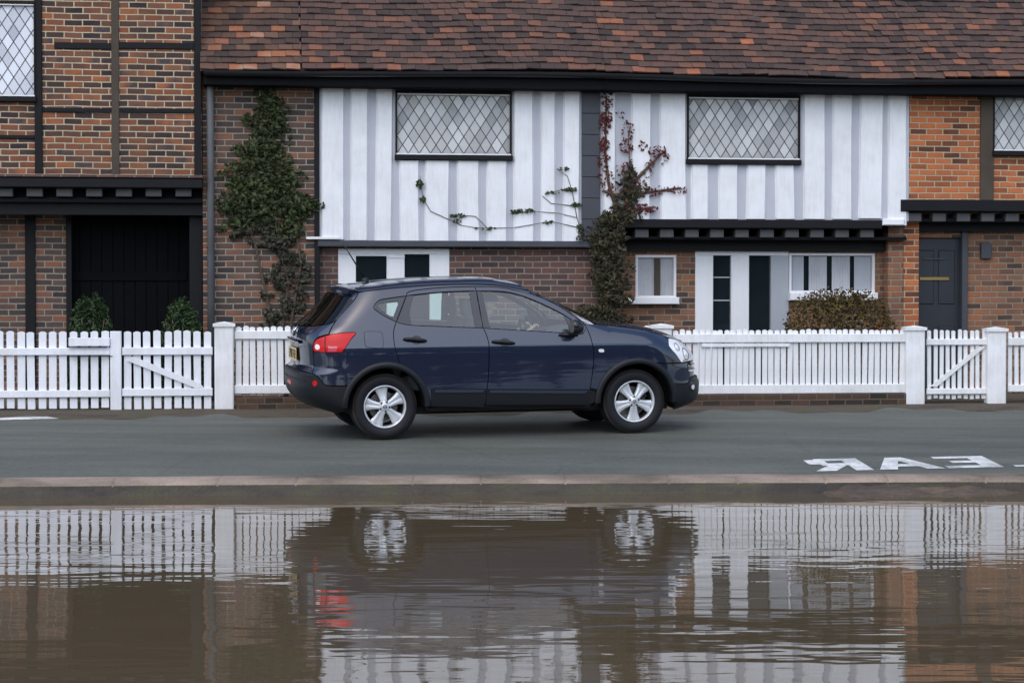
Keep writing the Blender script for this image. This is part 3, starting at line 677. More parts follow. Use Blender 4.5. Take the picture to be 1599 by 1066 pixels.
t = fthing('picket_gate', 'narrow white picket gate leaf with a diagonal brace, left of the tall white post', 'gate', 191, 332, GV)
pickets(t, 191, 332, 516.5, 638, 9, GV, M_['gate_white'], .72)
rail(t, 191, 332, 542, 554, GV, M_['gate_white']); rail(t, 191, 332, 606, 618, GV, M_['gate_white'])
a, b = at(199, 556, GV), at(312, 604, GV); w = .05
m = MB(); m.prism([(a[0],a[1]-w),(b[0]-.05,b[1]-w*.2),(b[0]+.05,b[1]-w*.2),(b[0],b[1]+w*.9),(a[0]+.06,a[1])], GV-.03, GV-.002); part('brace', m, M_['gate_white'], t)
post(335, 365, 503, 645, 'tall square white post between the braced gate leaf and the fence, left of the car')
FL = 'white picket fence run with rails in front'
t = fthing('picket_fence', 'white picket fence run behind the car, on a low brick plinth', 'fence', 366, 1016, 0, 'white picket fence runs')
pickets(t, 367, 1016, 509, 614, 60, 0, M_['fence_white'], .79)
rail(t, 366, 692, 516, 529, 0, M_['fence_white']); rail(t, 693, 1016, 518, 531, 0, M_['fence_white'])
rail(t, 366, 692, 600, 613.5, 0, M_['fence_white']); rail(t, 693, 1016, 600, 613.5, 0, M_['fence_white'])
post(1019, 1049, 506, 632, 'square white post partly behind the bonnet of the car')
t = fthing('picket_fence', 'white picket fence run between car bonnet and gate, below the brown hedge', 'fence', 1050, 1414, 0, 'white picket fence runs')
pickets(t, 1051, 1413, 514.5, 612, 37, 0, M_['fence_white'], .79)
rail(t, 1050, 1414, 521, 534.5, 0, M_['fence_white']); rail(t, 1050, 1414, 600, 614, 0, M_['fence_white'])
m = MB(); bx(m, 1095, 536, 1232, 541.5, 0, .02, .03, .003); part('batten', m, M_['fence_white'], t)
post(1415, 1444, 509, 628, 'square white post at the hinge side of the narrow right gate')
t = fthing('picket_gate', 'narrow white picket gate with diagonal brace in front of the dark blue front door', 'gate', 1446, 1540, 0)
pickets(t, 1447, 1541, 515, 622, 10, 0, M_['fence_white'], .62)
rail(t, 1446, 1541, 529, 538.5, 0, M_['fence_white']); rail(t, 1446, 1541, 606, 615, 0, M_['fence_white'])
a, b = at(1456, 603, 0), at(1534, 541, 0)
m = MB(); m.prism([(a[0]-.03,a[1]),(a[0]+.05,a[1]),(b[0]+.03,b[1]),(b[0]-.05,b[1])], -.028, -.002); part('brace', m, M_['fence_white'], t)
post(1542, 1571, 511, 628, 'square white post at the latch side of the narrow right gate')
t = fthing('picket_fence', 'short white picket fence run at the right edge beyond the gate', 'fence', 1573, 1700, 0, 'white picket fence runs')
pickets(t, 1573, 1700, 518, 612, 13, 0, M_['fence_white'], .62)
rail(t, 1573, 1700, 527, 539, 0, M_['fence_white']); rail(t, 1573, 1700, 600, 611, 0, M_['fence_white'])
u0, u1 = at(368, 600, 0)[0], at(1414, 600, 0)[0]
pz0 = .40
t = thing('brick_plinth', 'low brown brick plinth under the picket fence', 'low wall', ((u0+u1)/2, .0, pz0))
m = MB(); zt = (at(420, 616, 0)[1]+at(1300, 617, 0)[1])/2
m.bbox(u0, u1, -.07, .12, pz0, zt-.004, .01); part('brickwork', m, M_['brick_plinth'], t)

# ------------------------------------------------------------------ plants
def leaf_cloud(mb, pts, size, nrm=None, spread=1.0, seed=0, droop=0.0):
    rg = np.random.default_rng(seed); n = len(pts); pts = np.asarray(pts, float)
    d = rg.normal(size=(n,3))
    if nrm is not None: d = d*spread+np.asarray(nrm)
    d /= np.linalg.norm(d, axis=1)[:,None]
    r = rg.normal(size=(n,3)); r[:,2] -= droop; a = np.cross(d, r); a /= np.linalg.norm(a, axis=1)[:,None]; b = np.cross(d, a)
    s = size*(.6+.8*rg.random(n))[:,None]
    for i in range(n):
        p = pts[i]; A = a[i]*s[i]; B = b[i]*s[i]*.62; D = d[i]*s[i]*.22
        mb.add([p-A, p-B*.9+D*.2-A*.1, p+A, p+B*.9+D*.2-A*.1, p+D], [(0,1,4),(1,2,4),(2,3,4),(3,0,4)])
M_['leaf_dark'] = foliage('dark_evergreen_leaves', [(.012,.028,.012),(.022,.048,.018),(.035,.07,.022),(.06,.10,.03)])
M_['leaf_ivy'] = foliage('ivy_leaves', [(.022,.028,.014),(.038,.050,.020),(.055,.078,.026),(.085,.10,.040)])
M_['leaf_dull'] = foliage('dull_ivy_leaves', [(.03,.03,.022),(.045,.045,.028),(.06,.06,.04),(.10,.09,.07)])
M_['leaf_red'] = foliage('red_creeper_leaves', [(.07,.016,.018),(.12,.022,.024),(.17,.032,.03),(.08,.04,.022)], trans=.3)
M_['leaf_brown'] = foliage('bronze_hedge_leaves', [(.035,.028,.012),(.065,.048,.016),(.11,.075,.022),(.17,.125,.03)])
M_['leaf_creep'] = foliage('creeper_leaves', [(.022,.022,.014),(.036,.038,.020),(.058,.052,.028),(.10,.072,.036)])
M_['bark'] = plain('brown_bark', (.085,.06,.04), .9, var=.4, scale=8, bump=.004)
def bush(name, label, cat, x0, x1, ytop, v, depth, mat, n, seed, leaf=.028, flat=2.6, group=None):
    u0, u1, _, zt = rect(x0, ytop, x1, 620, v-depth*.5); cu = (u0+u1)/2; a = (u1-u0)/2; h = zt-GZ
    t = thing(name, label, cat, (cu, v, GZ), group); rg = np.random.default_rng(seed)
    lump = [(rg.uniform(-1,1), rg.uniform(-1,1), rg.uniform(0,1), rg.uniform(.05,.16)) for _ in range(26)]
    P, N = [], []
    while len(P) < n:
        d = rg.normal(size=3); d[2] = abs(d[2]); s = (abs(d[0])**flat+abs(d[1])**flat+abs(d[2])**flat)**(-1/flat); d *= s
        k = 1.0+sum(w*math.exp(-((d[0]-x)**2+(d[1]-y)**2+(d[2]-z)**2)/.08) for x,y,z,w in lump)*.55
        k *= 1-abs(rg.normal(0,.07))-(.35*rg.random()**3); k *= .95+.05*rg.random()
        P.append((cu+d[0]*a*k, v+d[1]*depth*k, GZ+.06+d[2]*(h-.06)*min(k,1.03))); N.append(d)
    mb = MB(); leaf_cloud(mb, P, leaf, N, .9, seed); part('foliage', mb, M_[mat], t)
    br = MB()
    for k in range(9):
        an = k*.7; br.tube([(cu+.05*math.cos(an), v+.05*math.sin(an), GZ-.02), (cu+a*.35*math.cos(an), v+depth*.35*math.sin(an), GZ+h*.45), (cu+a*.65*math.cos(an), v+depth*.6*math.sin(an), GZ+h*.78)], [.02,.014,.006], 6)
    part('stem', br, M_['bark'], t, True); return t
bush('shrub', 'rounded dark green shrub left of the dark doorway, behind the gate', 'shrub', 98, 184, 459, .95, .38, 'leaf_dark', 3600, 31, .026, 2.2, 'clipped shrubs by the dark doorway')
bush('shrub', 'rounded dark green shrub right of the dark doorway, beside the ivy wall', 'shrub', 243, 320, 461, .95, .36, 'leaf_dark', 3400, 32, .026, 2.2, 'clipped shrubs by the dark doorway')
bush('hedge_bush', 'low domed olive brown hedge bush under the white casement window', 'hedge', 1226, 1414, 453, .85, .42, 'leaf_brown', 7500, 33, .024, 3.4)
# ivy over the brick bay
def wall_leaves(blobs, v, n, seed, thick=.10):
    rg = np.random.default_rng(seed); w = np.array([b[4] for b in blobs], float); w /= w.sum(); P = []
    for k in rg.choice(len(blobs), n, p=w):
        cx, cy, rx, ry, _ = blobs[k]; r = math.sqrt(rg.random()); a = rg.uniform(0, 2*math.pi)
        u, z = at(cx+rx*r*math.cos(a), cy+ry*r*math.sin(a), v); P.append((u, v-.015-thick*rg.random()**1.6*(1.15-r), z))
    return P
ti = thing('climbing_ivy', 'green ivy climbing the brick bay beside the drainpipe', 'ivy', (at(440,500,VW)[0], VW, GZ))
rg = np.random.default_rng(3); blobs = []
for cx, cy, rx, ry, w in [(418,150,20,26,1),(420,195,25,32,1.6),(412,240,34,32,2),(400,285,52,34,3),(425,300,62,32,3.4),(385,330,36,30,1.6),(450,335,38,36,2.2)]:
    for _ in range(11): blobs.append((cx+rg.normal(0,rx*.5), cy+rg.normal(0,ry*.5), rx*rg.uniform(.4,.8), ry*rg.uniform(.3,.7), w*rg.uniform(.4,1)))
mb = MB(); P = wall_leaves(blobs, VW, 4300, 41, .18); leaf_cloud(mb, P, 0.037, [(0,-1,.25)]*len(P), .95, 41, .6); part('foliage', mb, M_['leaf_ivy'], ti)
blobs = []
for cx, cy, rx, ry, w in [(430,365,46,22,1.6),(450,400,34,26,1.5),(440,440,34,26,1.2),(455,475,30,26,1.2),(425,500,30,18,.8),(380,360,26,14,.6)]:
    for _ in range(12): blobs.append((cx+rg.normal(0,rx*.5), cy+rg.normal(0,ry*.5), rx*rg.uniform(.15,.4), ry*rg.uniform(.15,.35), w*rg.uniform(.4,1)))
mb = MB(); P = wall_leaves(blobs, VW, 2300, 42, .13); leaf_cloud(mb, P, .032, [(0,-1,.25)]*len(P), .8, 42, .6); part('foliage', mb, M_['leaf_dull'], ti, label='dull thinning lower foliage')
st = MB()
for pts in [[(446,640),(440,520),(450,440),(432,360),(420,270),(418,140)],[(446,640),(455,500),(470,410),(455,320)],[(440,600),(420,480),(398,380),(372,320)]]:
    st.tube([(*[at(x,y,VW)[0]], VW-.035, at(x,y,VW)[1]) for x, y in pts], [.022,.02,.016,.012,.009,.006][:len(pts)], 6)
part('stem', st, M_['bark'], ti, True)
# creeper between the cottages: dark below, red leaves above
tc = thing('climbing_creeper', 'dark green creeper with red leaves climbing the white panels beside the slate boarding', 'creeper', (at(955,500,VW)[0], VW-.02, GZ))
blobs = []
for cx, cy, rx, ry, w in [(965,345,26,24,1.5),(955,380,28,26,1.6),(950,420,32,28,2.0),(945,460,36,26,2.2),(935,490,42,18,1.8),(985,300,22,18,.7),(980,270,12,14,.3)]:
    for _ in range(11): blobs.append((cx+rg.normal(0,rx*.5), cy+rg.normal(0,ry*.5), rx*rg.uniform(.3,.7), ry*rg.uniform(.25,.55), w*rg.uniform(.4,1)))
mb = MB(); P = wall_leaves(blobs, VW-.02, 3300, 43, .18); leaf_cloud(mb, P, .031, [(0,-1,.3)]*len(P), .8, 43, .5); part('foliage', mb, M_['leaf_creep'], tc)
blobs = [(947,165,5,20,1.0),(945,190,6,12,.8),(944,225,4,6,.5),(942,250,5,10,.7),(946,280,8,8,.5),(980,205,5,10,.5),(978,228,6,6,.5),(1005,228,4,4,.1),(1026,236,9,5,.6),(1034,246,6,6,.5),(1016,258,5,4,.2),(986,322,7,5,.5),(1003,327,15,4,.8),(1000,300,24,4,.6),(1040,297,22,3.5,.5),(975,262,8,5,.3),(960,300,12,5,.5),(1010,270,5,4,.2),(990,284,9,5,.4),(968,180,3,4,.1)]
mb = MB(); blobs = [(a,b,c*1.5+2,d*1.5+2,e) for a,b,c,d,e in blobs]; P = wall_leaves(blobs, VW-.03, 900, 44, .09); leaf_cloud(mb, P, .021, [(0,-1,.3)]*len(P), .8, 44, .5); part('foliage', mb, M_['leaf_red'], tc, label='red autumn leaves')
st = MB()
for pts in [[(948,640),(950,500),(958,420),(965,340),(984,290),(980,210)],[(965,340),(950,290),(944,240),(946,150)],[(968,325),(1000,302),(1062,294)],[(984,290),(1010,262),(1032,240)],[(965,340),(990,328),(1020,324)],[(975,310),(940,298)]]:
    st.tube([(at(x,y,VW)[0], VW-.045, at(x,y,VW)[1]) for x, y in pts], [.024,.02,.015,.011,.008,.006][:len(pts)], 6)
part('stem', st, M_['bark'], tc, True)
# thin climber trained over the left white panel
tt = thing('climbing_plant', 'thin sparse green climber spreading over the lower left white panel', 'climber', (at(905,370,VW)[0], VW-.03, at(905,375,VW)[1]))
st = MB()
for pts in [[(910,372),(900,340),(870,333),(830,330),(805,332)],[(905,356),(860,346),(800,356),(745,356),(720,352)],[(900,340),(893,300),(885,275),(868,264)],[(893,300),(880,296),(850,303)],[(720,352),(672,330),(660,310),(655,275)],[(760,356),(742,338),(716,336),(708,338)],[(897,322),(860,318),(846,306)]]:
    st.tube([(at(x,y,VW)[0], VW-.042, at(x,y,VW)[1]) for x, y in pts], [.005,.0045,.004,.0035,.003][:len(pts)], 5)
part('stem', st, M_['bark'], tt, True)
blobs = [(655,288,5,7,1.2),(660,312,4,6,.8),(715,337,12,3,.7),(708,337,5,3,.5),(820,330,16,3.5,1.2),(803,331,6,3,.6),(880,264,9,2.5,.5),(862,302,13,2.5,.5),(890,296,14,3,.8),(855,347,10,2.5,.5),(760,357,20,2,.5),(900,320,9,3,.8),(905,357,6,6,1.0),(714,345,6,3,.3)]
mb = MB(); P = wall_leaves(blobs, VW-.03, 420, 45, .05); leaf_cloud(mb, P, .020, [(0,-1,.3)]*len(P), .8, 45, .5); part('foliage', mb, M_['leaf_ivy'], tt)
# ------------------------------------------------------------------ the car: body surface
def pchip(xs,ys):
    xs=np.array(xs,float);ys=np.array(ys,float);h=np.diff(xs);d=np.diff(ys)/h
    m=np.zeros(len(xs));m[0]=d[0];m[-1]=d[-1]
    for i in range(1,len(xs)-1):
        if d[i-1]*d[i]>0:
            w1=2*h[i]+h[i-1];w2=h[i]+2*h[i-1];m[i]=(w1+w2)/(w1/d[i-1]+w2/d[i])
    X=np.linspace(xs[0],xs[-1],600);k=np.clip(np.searchsorted(xs,X,side='right')-1,0,len(h)-1)
    t=(X-xs[k])/h[k]
    Y=(2*t**3-3*t**2+1)*ys[k]+(t**3-2*t**2+t)*h[k]*m[k]+(-2*t**3+3*t**2)*ys[k+1]+(t**3-t**2)*h[k]*m[k+1]
    return lambda q: np.interp(q,X,Y)
HALF=pchip([.15,.25,.35,.5,.7,.85,.92,1.0,1.08,1.2,1.35,1.5,1.6],[.82,.85,.872,.881,.888,.892,.889,.872,.842,.79,.722,.64,.57])
REAR=pchip([.2,.258,.294,.33,.382,.473,.552,.664,.691,.741,.83,.99,1.058,1.105,1.193,1.315,1.464,1.56],
 [-.30,-.475,-.588,-.70,-.778,-.839,-.854,-.853,-.838,-.79,-.793,-.801,-.794,-.763,-.66,-.535,-.411,-.34])
NOSE=pchip([.18,.214,.268,.323,.439,.51,.542,.671,.723,.813,.891,.95,1.2,1.6],
 [3.06,3.17,3.36,3.475,3.502,3.500,3.482,3.474,3.456,3.42,3.355,3.315,3.24,3.2])
SEAM=pchip([2.0,2.1,2.379,2.71,2.889,3.016,3.2],[1.15,1.142,1.109,1.062,1.024,.985,.93])
RR,NR,LR=.45,3.0,1.15
RF,NF,LF=.64,2.7,1.30
def BODY(S,z,off=0.0):
    """body shell of the right-hand side: S runs round the car from tail centre to nose centre"""
    S=np.asarray(S,float);z=np.asarray(z,float)
    w=HALF(z);r=REAR(z)+RR;f=NOSE(z)-RF
    ar=np.clip((r-S)/LR,0,1)*np.pi/2;af=np.clip((S-f)/LF,0,1)*np.pi/2
    pr=(np.cos(ar)**NR+np.sin(ar)**NR)**(-1/NR);pf=(np.cos(af)**NF+np.sin(af)**NF)**(-1/NF)
    x=np.where(S<r,r-RR*pr*np.sin(ar),np.where(S>f,f+RF*pf*np.sin(af),S))
    y=w*np.where(S<r,pr*np.cos(ar),1)*np.where(S>f,pf*np.cos(af),1)
    k=np.clip((z-SEAM(np.clip(x,2,3.2))+.14)/.14,0,1.3)
    y=y-.075*k**2*np.clip((x-2.02)/.35,0,1)
    y=y-.07*np.clip(x-2.5,0,1)**2-.06*np.clip(-x,0,1)**2*(np.abs(y)>.01)
    y=np.maximum(y,0)
    return np.stack([x,-y,z],-1)
CAR = Matrix.Translation((-1.4771, 21.3423, .3482)) @ Matrix.Rotation(.2471, 4, 'Z') @ Matrix.Rotation(.0346, 4, 'X') @ Matrix.Rotation(-.0079, 4, 'Y')
def body_pn(Sv, z):
    e = 2e-3; p = BODY(Sv, z); a = BODY(Sv+e, z)-BODY(Sv-e, z); b = BODY(Sv, z+e)-BODY(Sv, z-e)
    n = np.cross(a, b); L = np.linalg.norm(n, axis=-1, keepdims=True); n = n/np.maximum(L, 1e-9)
    return p, n
def S_of_x(x, z):
    lo, hi = -2.1, 4.4
    for _ in range(40):
        m = (lo+hi)/2
        if BODY(m, z)[0] < x: lo = m
        else: hi = m
    return (lo+hi)/2
def spline(pts, step):
    pts = [np.array(p, float) for p in pts]
    if len(pts) == 2:
        n = max(1, int(np.linalg.norm(pts[1]-pts[0])/step)); return [pts[0]+(pts[1]-pts[0])*i/n for i in range(n)]+[pts[1]]
    q = [2*pts[0]-pts[1]]+pts+[2*pts[-1]-pts[-2]]; out = []
    for i in range(1, len(q)-2):
        n = max(1, int(np.linalg.norm(q[i+1]-q[i])/step))
        for k in range(n):
            t = k/n; out.append(.5*((2*q[i])+(-q[i-1]+q[i+1])*t+(2*q[i-1]-5*q[i]+4*q[i+1]-q[i+2])*t*t+(-q[i-1]+3*q[i]-3*q[i+1]+q[i+2])*t**3))
    return out+[pts[-1]]
def loop(curves, step=.025):                                # curves that meet at corners
    out = []
    for c in curves:
        s = spline(c, step)
        if out and np.linalg.norm(out[-1]-s[0]) < 1e-6: s = s[1:]
        out += s
    if np.linalg.norm(out[0]-out[-1]) < 1e-6: out = out[:-1]
    return out
def inset(pts, d):
    n = len(pts); A = sum(pts[i][0]*pts[(i+1)%n][1]-pts[(i+1)%n][0]*pts[i][1] for i in range(n)); sg = 1 if A > 0 else -1; out = []
    for i in range(n):
        t = pts[(i+1)%n]-pts[i-1]; L = np.linalg.norm(t)
        out.append(pts[i]+np.array([-t[1], t[0]])/max(L,1e-9)*d*sg)
    return out
def inside(P, poly):
    x, y = P[:,0], P[:,1]; r = np.zeros(len(P), bool); n = len(poly)
    for i in range(n):
        a, b = poly[i], poly[(i+1)%n]
        if a[1] == b[1]: continue
        c = ((a[1] > y) != (b[1] > y)) & (x < (b[0]-a[0])*(y-a[1])/(b[1]-a[1])+a[0]); r ^= c
    return r
class Panel:                                                 # curved sheet cut out of a surface, with returned edges
    def __init__(s): s.v = []; s.f = []; s.n = []
    def cut(s, outer, holes=(), surf=body_pn, off=0.0, h=.03, gap=.0042, flange=.014, mirror=False, both=False):
        outer = inset(outer, gap) if gap else outer; holes = [inset(q, -gap) if gap else q for q in holes]
        lo = np.min(outer, axis=0); hi = np.max(outer, axis=0)
        gx, gy = np.meshgrid(np.arange(lo[0], hi[0], h), np.arange(lo[1], hi[1], h*.87)); gx = gx+(np.arange(gx.shape[0])%2)[:,None]*h*.5
        Q = np.stack([gx.ravel(), gy.ravel()], 1); k = inside(Q, outer)
        for q in holes: k &= ~inside(Q, q)
        Q = Q[k]
        B = np.array(list(outer)+[p for q in holes for p in q])
        if len(Q):
            dmin = np.min(np.linalg.norm(Q[:,None]-B[None], axis=2), axis=1); Q = Q[dmin > h*.45]
        verts = [Vector(p) for p in B]+[Vector(p) for p in Q]; edges = []; o = 0; loops = []
        for q in [outer, *holes]:
            n = len(q); edges += [(o+i, o+(i+1)%n) for i in range(n)]; loops.append(list(range(o, o+n))); o += n
        V2, E2, F2, *_ = geometry.delaunay_2d_cdt(verts, edges, [], 0, 1e-6)
        V2 = np.array([tuple(v) for v in V2]); c = np.array([V2[list(f)].mean(0) for f in F2]); k = inside(c, outer)
        for q in holes: k &= ~inside(c, q)
        F = []
        for f, ok in zip(F2, k):
            if not ok: continue
            a, b, c_ = V2[list(f)]; 
            F.append(tuple(f) if (b[0]-a[0])*(c_[1]-a[1])-(b[1]-a[1])*(c_[0]-a[0]) > 0 else tuple(f[::-1]))
        P, N = surf(V2[:,0], V2[:,1]); P = P+N*off
        for sgn in ((1,-1) if both else ((-1,) if mirror else (1,))):
            b0 = len(s.v); m = np.array([1, sgn, 1])
            s.v += list(P*m); s.n += list(N*m); s.f += [tuple(b0+i for i in (f if sgn > 0 else f[::-1])) for f in F]
            if flange:
                for li, q in enumerate([outer, *holes]):
                    q = np.array(q); Pq, Nq = surf(q[:,0], q[:,1]); Pq = Pq+Nq*off; n = len(q); b1 = len(s.v)
                    T = np.roll(Pq, -1, 0)-np.roll(Pq, 1, 0); side = np.cross(T, Nq); L = np.linalg.norm(side, axis=1, keepdims=True); side = side/np.maximum(L,1e-9)
                    s.v += list(Pq*m)+list((Pq-Nq*flange-side*.003)*m); s.n += list((side*.7+Nq*.7)*m)+list(side*m)
                    for i in range(n):
                        j = (i+1)%n; f = (b1+i, b1+n+i, b1+n+j, b1+j); s.f.append(f if sgn > 0 else f[::-1])
        return s
    def make(s, name, mat, parent, label=None):
        me = bpy.data.meshes.new(name); me.from_pydata([tuple(map(float,p)) for p in s.v], [], s.f); me.materials.append(mat); me.update(); me.shade_smooth()
        me.normals_split_custom_set_from_vertices([tuple(map(float, q)) for q in s.n])
        o = link(me, name, parent)
        if label: o['label'] = label
        return o
# --- car materials
g = G('navy_metallic_paint'); v = g.obj(); fl = g.n('TexVoronoi'); g.l(v, fl.inputs['Vector']); fl.inputs['Scale'].default_value = 900
g.set(**{'Base Color': g.mix(g.noise(v, 3, 3), (.0034,.0088,.030,1), (.0046,.011,.037,1)), 'Metallic': .12, 'Roughness': .35, 'Specular IOR Level': .3, 'Coat Weight': 1.0, 'Coat Roughness': .02, 'Coat IOR': 1.68}); M_['paint'] = g.m
g = G('black_bumper_plastic'); v = g.obj(); g.set(**{'Base Color': g.mix(g.noise(v, 4, 5), (.0062,.0075,.010,1), (.011,.0125,.016,1)), 'Roughness': .45, 'Specular IOR Level': .35}); g.bump(g.noise(v, 400, 2), .0008); M_['plastic'] = g.m
g = G('lower_cladding'); v = g.obj(); sp = g.n('SeparateXYZ'); g.l(v, sp.inputs[0])
d = g.math('MULTIPLY', g.noise(v, 38, 6, .7), g.math('MULTIPLY_ADD', sp.outputs[2], -4.5, 2.0, clamp=True))
g.set(**{'Base Color': g.mix(g.ramp(d, [(.30,(0,0,0)),(.55,(.7,.7,.7))]), (.0062,.0072,.010,1), (.07,.06,.045,1)), 'Roughness': .42, 'Specular IOR Level': .35}); M_['cladding'] = g.m
M_['gloss_black'] = plain('gloss_black_trim', (.008,.009,.011), .12, var=.1)
M_['strip'] = plain('moulding_highlight_strip', (.045,.058,.085), .3, .5, var=.05)  # lighter colour stands for the highlight along the sill ledge
M_['frame_black'] = plain('window_frame_film', (.035,.04,.05), .35, var=.1)
M_['seal'] = plain('rubber_seal', (.008,.008,.009), .6)
M_['inner'] = plain('dark_interior_lining', (.012,.012,.013), .9)
M_['car_glass'] = thin_glass('side_window_glass', (.74,.86,.82), 1.0, 1.35, .03)
M_['dark_car_glass'] = thin_glass('tinted_rear_glass', (.06,.07,.066), 1.0, .7, .0)
M_['screen_glass'] = thin_glass('windscreen_glass', (.70,.80,.78), 1.0, .8, .0)
M_['chrome'] = plain('bright_chrome', (.75,.76,.78), .12, 1.0, var=.03)
M_['alloy'] = plain('silver_alloy', (.66,.68,.71), .32, .35, var=.05, **{'Coat Weight': .6, 'Coat Roughness': .08})
M_['alloy_dark'] = plain('dark_wheel_barrel', (.03,.031,.034), .6, .4)
M_['disc'] = plain('brake_disc', (.20,.19,.18), .4, .8, var=.2)
g = G('tyre_rubber'); v = g.obj(); sp = g.n('SeparateXYZ'); g.l(v, sp.inputs[0])
rr = g.math('SQRT', g.math('ADD', g.math('MULTIPLY', sp.outputs[0], sp.outputs[0]), g.math('MULTIPLY', sp.outputs[2], sp.outputs[2])))
ring = g.math('MULTIPLY', g.math('GREATER_THAN', rr, .316), g.math('LESS_THAN', rr, .331))
g.set(**{'Base Color': g.mix(g.math('MULTIPLY', ring, g.math('MULTIPLY', g.noise(v, 6, 4), .9)), (.0085,.0095,.012,1), (.10,.08,.062,1)), 'Roughness': .62, 'Specular IOR Level': .35}); g.bump(g.noise(v, 60, 3), .002); M_['tyre'] = g.m
g = G('red_lamp_lens'); v = g.obj(); g.set(**{'Base Color': g.mix(g.noise(g.mapped(v,(1,1,3)), 9, 2), (.42,.003,.005,1), (.68,.010,.013,1)), 'Roughness': .3, 'Specular IOR Level': .25, 'Coat Weight': .18, 'Coat Roughness': .04, 'Subsurface Weight': .0}); M_['lens_red'] = g.m
g = G('pink_lamp_lens'); g.set(**{'Base Color': (.55,.075,.11), 'Roughness': .12, 'Coat Weight': 1.0}); M_['lens_pink'] = g.m
g = G('headlamp_sky_white'); v = g.obj(); vo = g.n('TexVoronoi'); g.l(g.mapped(v, (1,1,1.6)), vo.inputs['Vector']); vo.inputs['Scale'].default_value = 14
g.set(**{'Base Color': g.mix(vo.outputs['Color'], (.74,.76,.79,1), (.93,.93,.92,1)), 'Metallic': .0, 'Roughness': .25, 'Coat Weight': .6}); M_['lens_sky_white'] = g.m  # reflected sky and facet glints are put into the white base colour
M_['lamp_glass'] = thin_glass('headlamp_cover', (.95,.96,.97), 1.0, 1.0, .0)
M_['lens_grey'] = plain('grey_lamp_ring', (.33,.33,.34), .25, .4)
M_['lens_amber'] = plain('amber_lens', (.45,.22,.10), .25)
M_['bulb_white'] = plain('white_lens', (.85,.85,.83), .15)
M_['plate'] = plain('yellow_number_plate', (.70,.50,.20), .35, var=.08)
M_['plate_black'] = plain('black_plate_lettering', (.03,.03,.03), .5)
M_['seat'] = plain('grey_seat_fabric', (.13,.14,.145), .9, var=.15, scale=30)
M_['dash'] = plain('dark_dashboard', (.03,.032,.035), .7)
M_['trim_light'] = plain('pale_roof_lining', (.42,.43,.42), .9)
M_['indicator'] = plain('clear_indicator_lens', (.75,.74,.72), .15)

car = thing('car', 'dark navy blue five door car driving to the right along the road, silver alloy wheels', 'car', (0,0,0), frame=CAR)
RW, FW = (.008, .340), (2.632, .340); RO = .445
def arc(cx, cz, r, a0, a1, n=26):                            # angles in degrees, in side view, returned in body coordinates
    out = []
    for a in np.linspace(rad(a0), rad(a1), n):
        x, z = cx+r*math.cos(a), cz+r*math.sin(a); z = max(z, .22)
        out.append((S_of_x(x, z), z))
    return out
def cen(z, front=False): return float(NOSE(z)-RF+LF) if front else float(REAR(z)+RR-LR)
GUT = [(-.374,1.476),(-.285,1.490),(-.1,1.503),(.166,1.522),(.5,1.544),(.834,1.552),(1.169,1.543),(1.383,1.512),(1.534,1.480)]
DTOP = [(.251,1.442),(.258,1.465),(.285,1.483),(.408,1.503),(.663,1.522),(.974,1.529)]
DTOP2 = [(.974,1.529),(1.212,1.521),(1.38,1.493),(1.546,1.453),(1.786,1.352),(1.942,1.252),(2.044,1.173),(2.099,1.116)]
QG = [[(.251,1.442),(.072,1.420),(-.055,1.395),(-.112,1.340),(-.062,1.294),(.015,1.242),(.124,1.186)],[(.124,1.186),(.251,1.442)]]
RCUT = [(.251,1.442),(.19,1.318),(.124,1.186),(.093,1.108),(.084,1.045),(.088,.974),(.10,.912),(.138,.775)]
FCUT = [(2.099,1.116),(2.128,1.03),(2.150,.93),(2.163,.843),(2.151,.659),(2.128,.486),(2.10,.345)]
BCUT = [(.974,1.529),(.993,1.32),(1.013,1.117),(1.042,1.041),(1.058,.961),(1.060,.905),(1.057,.75),(1.055,.664),(1.043,.517),(1.022,.345)]
TGL = [(-.374,1.476),(-.414,1.412),(-.51,1.32),(-.606,1.223),(-.655,1.14),(-.676,1.077)]
TAIL = [[(-.912,.926),(-.892,.981),(-.843,1.022),(-.76,1.046),(-.675,1.065),(-.488,1.084),(-.299,1.089)],[(-.299,1.089),(-.294,1.075),(-.35,1.02),(-.419,.955),(-.50,.893)],[(-.50,.893),(-.70,.889),(-.898,.893)],[(-.898,.893),(-.912,.926)]]
BTOP = [(-.897,.68),(-.873,.671),(-.804,.641),(-.736,.580),(-.66,.563),(-.395,.561)]
rarc_up = arc(*RW, RO, 74, 152)                              # from the rear door's lower corner back to the bumper
def A(p): return tuple(np.round(p, 5))
ra = arc(*RW, RO, 73, 151.2)
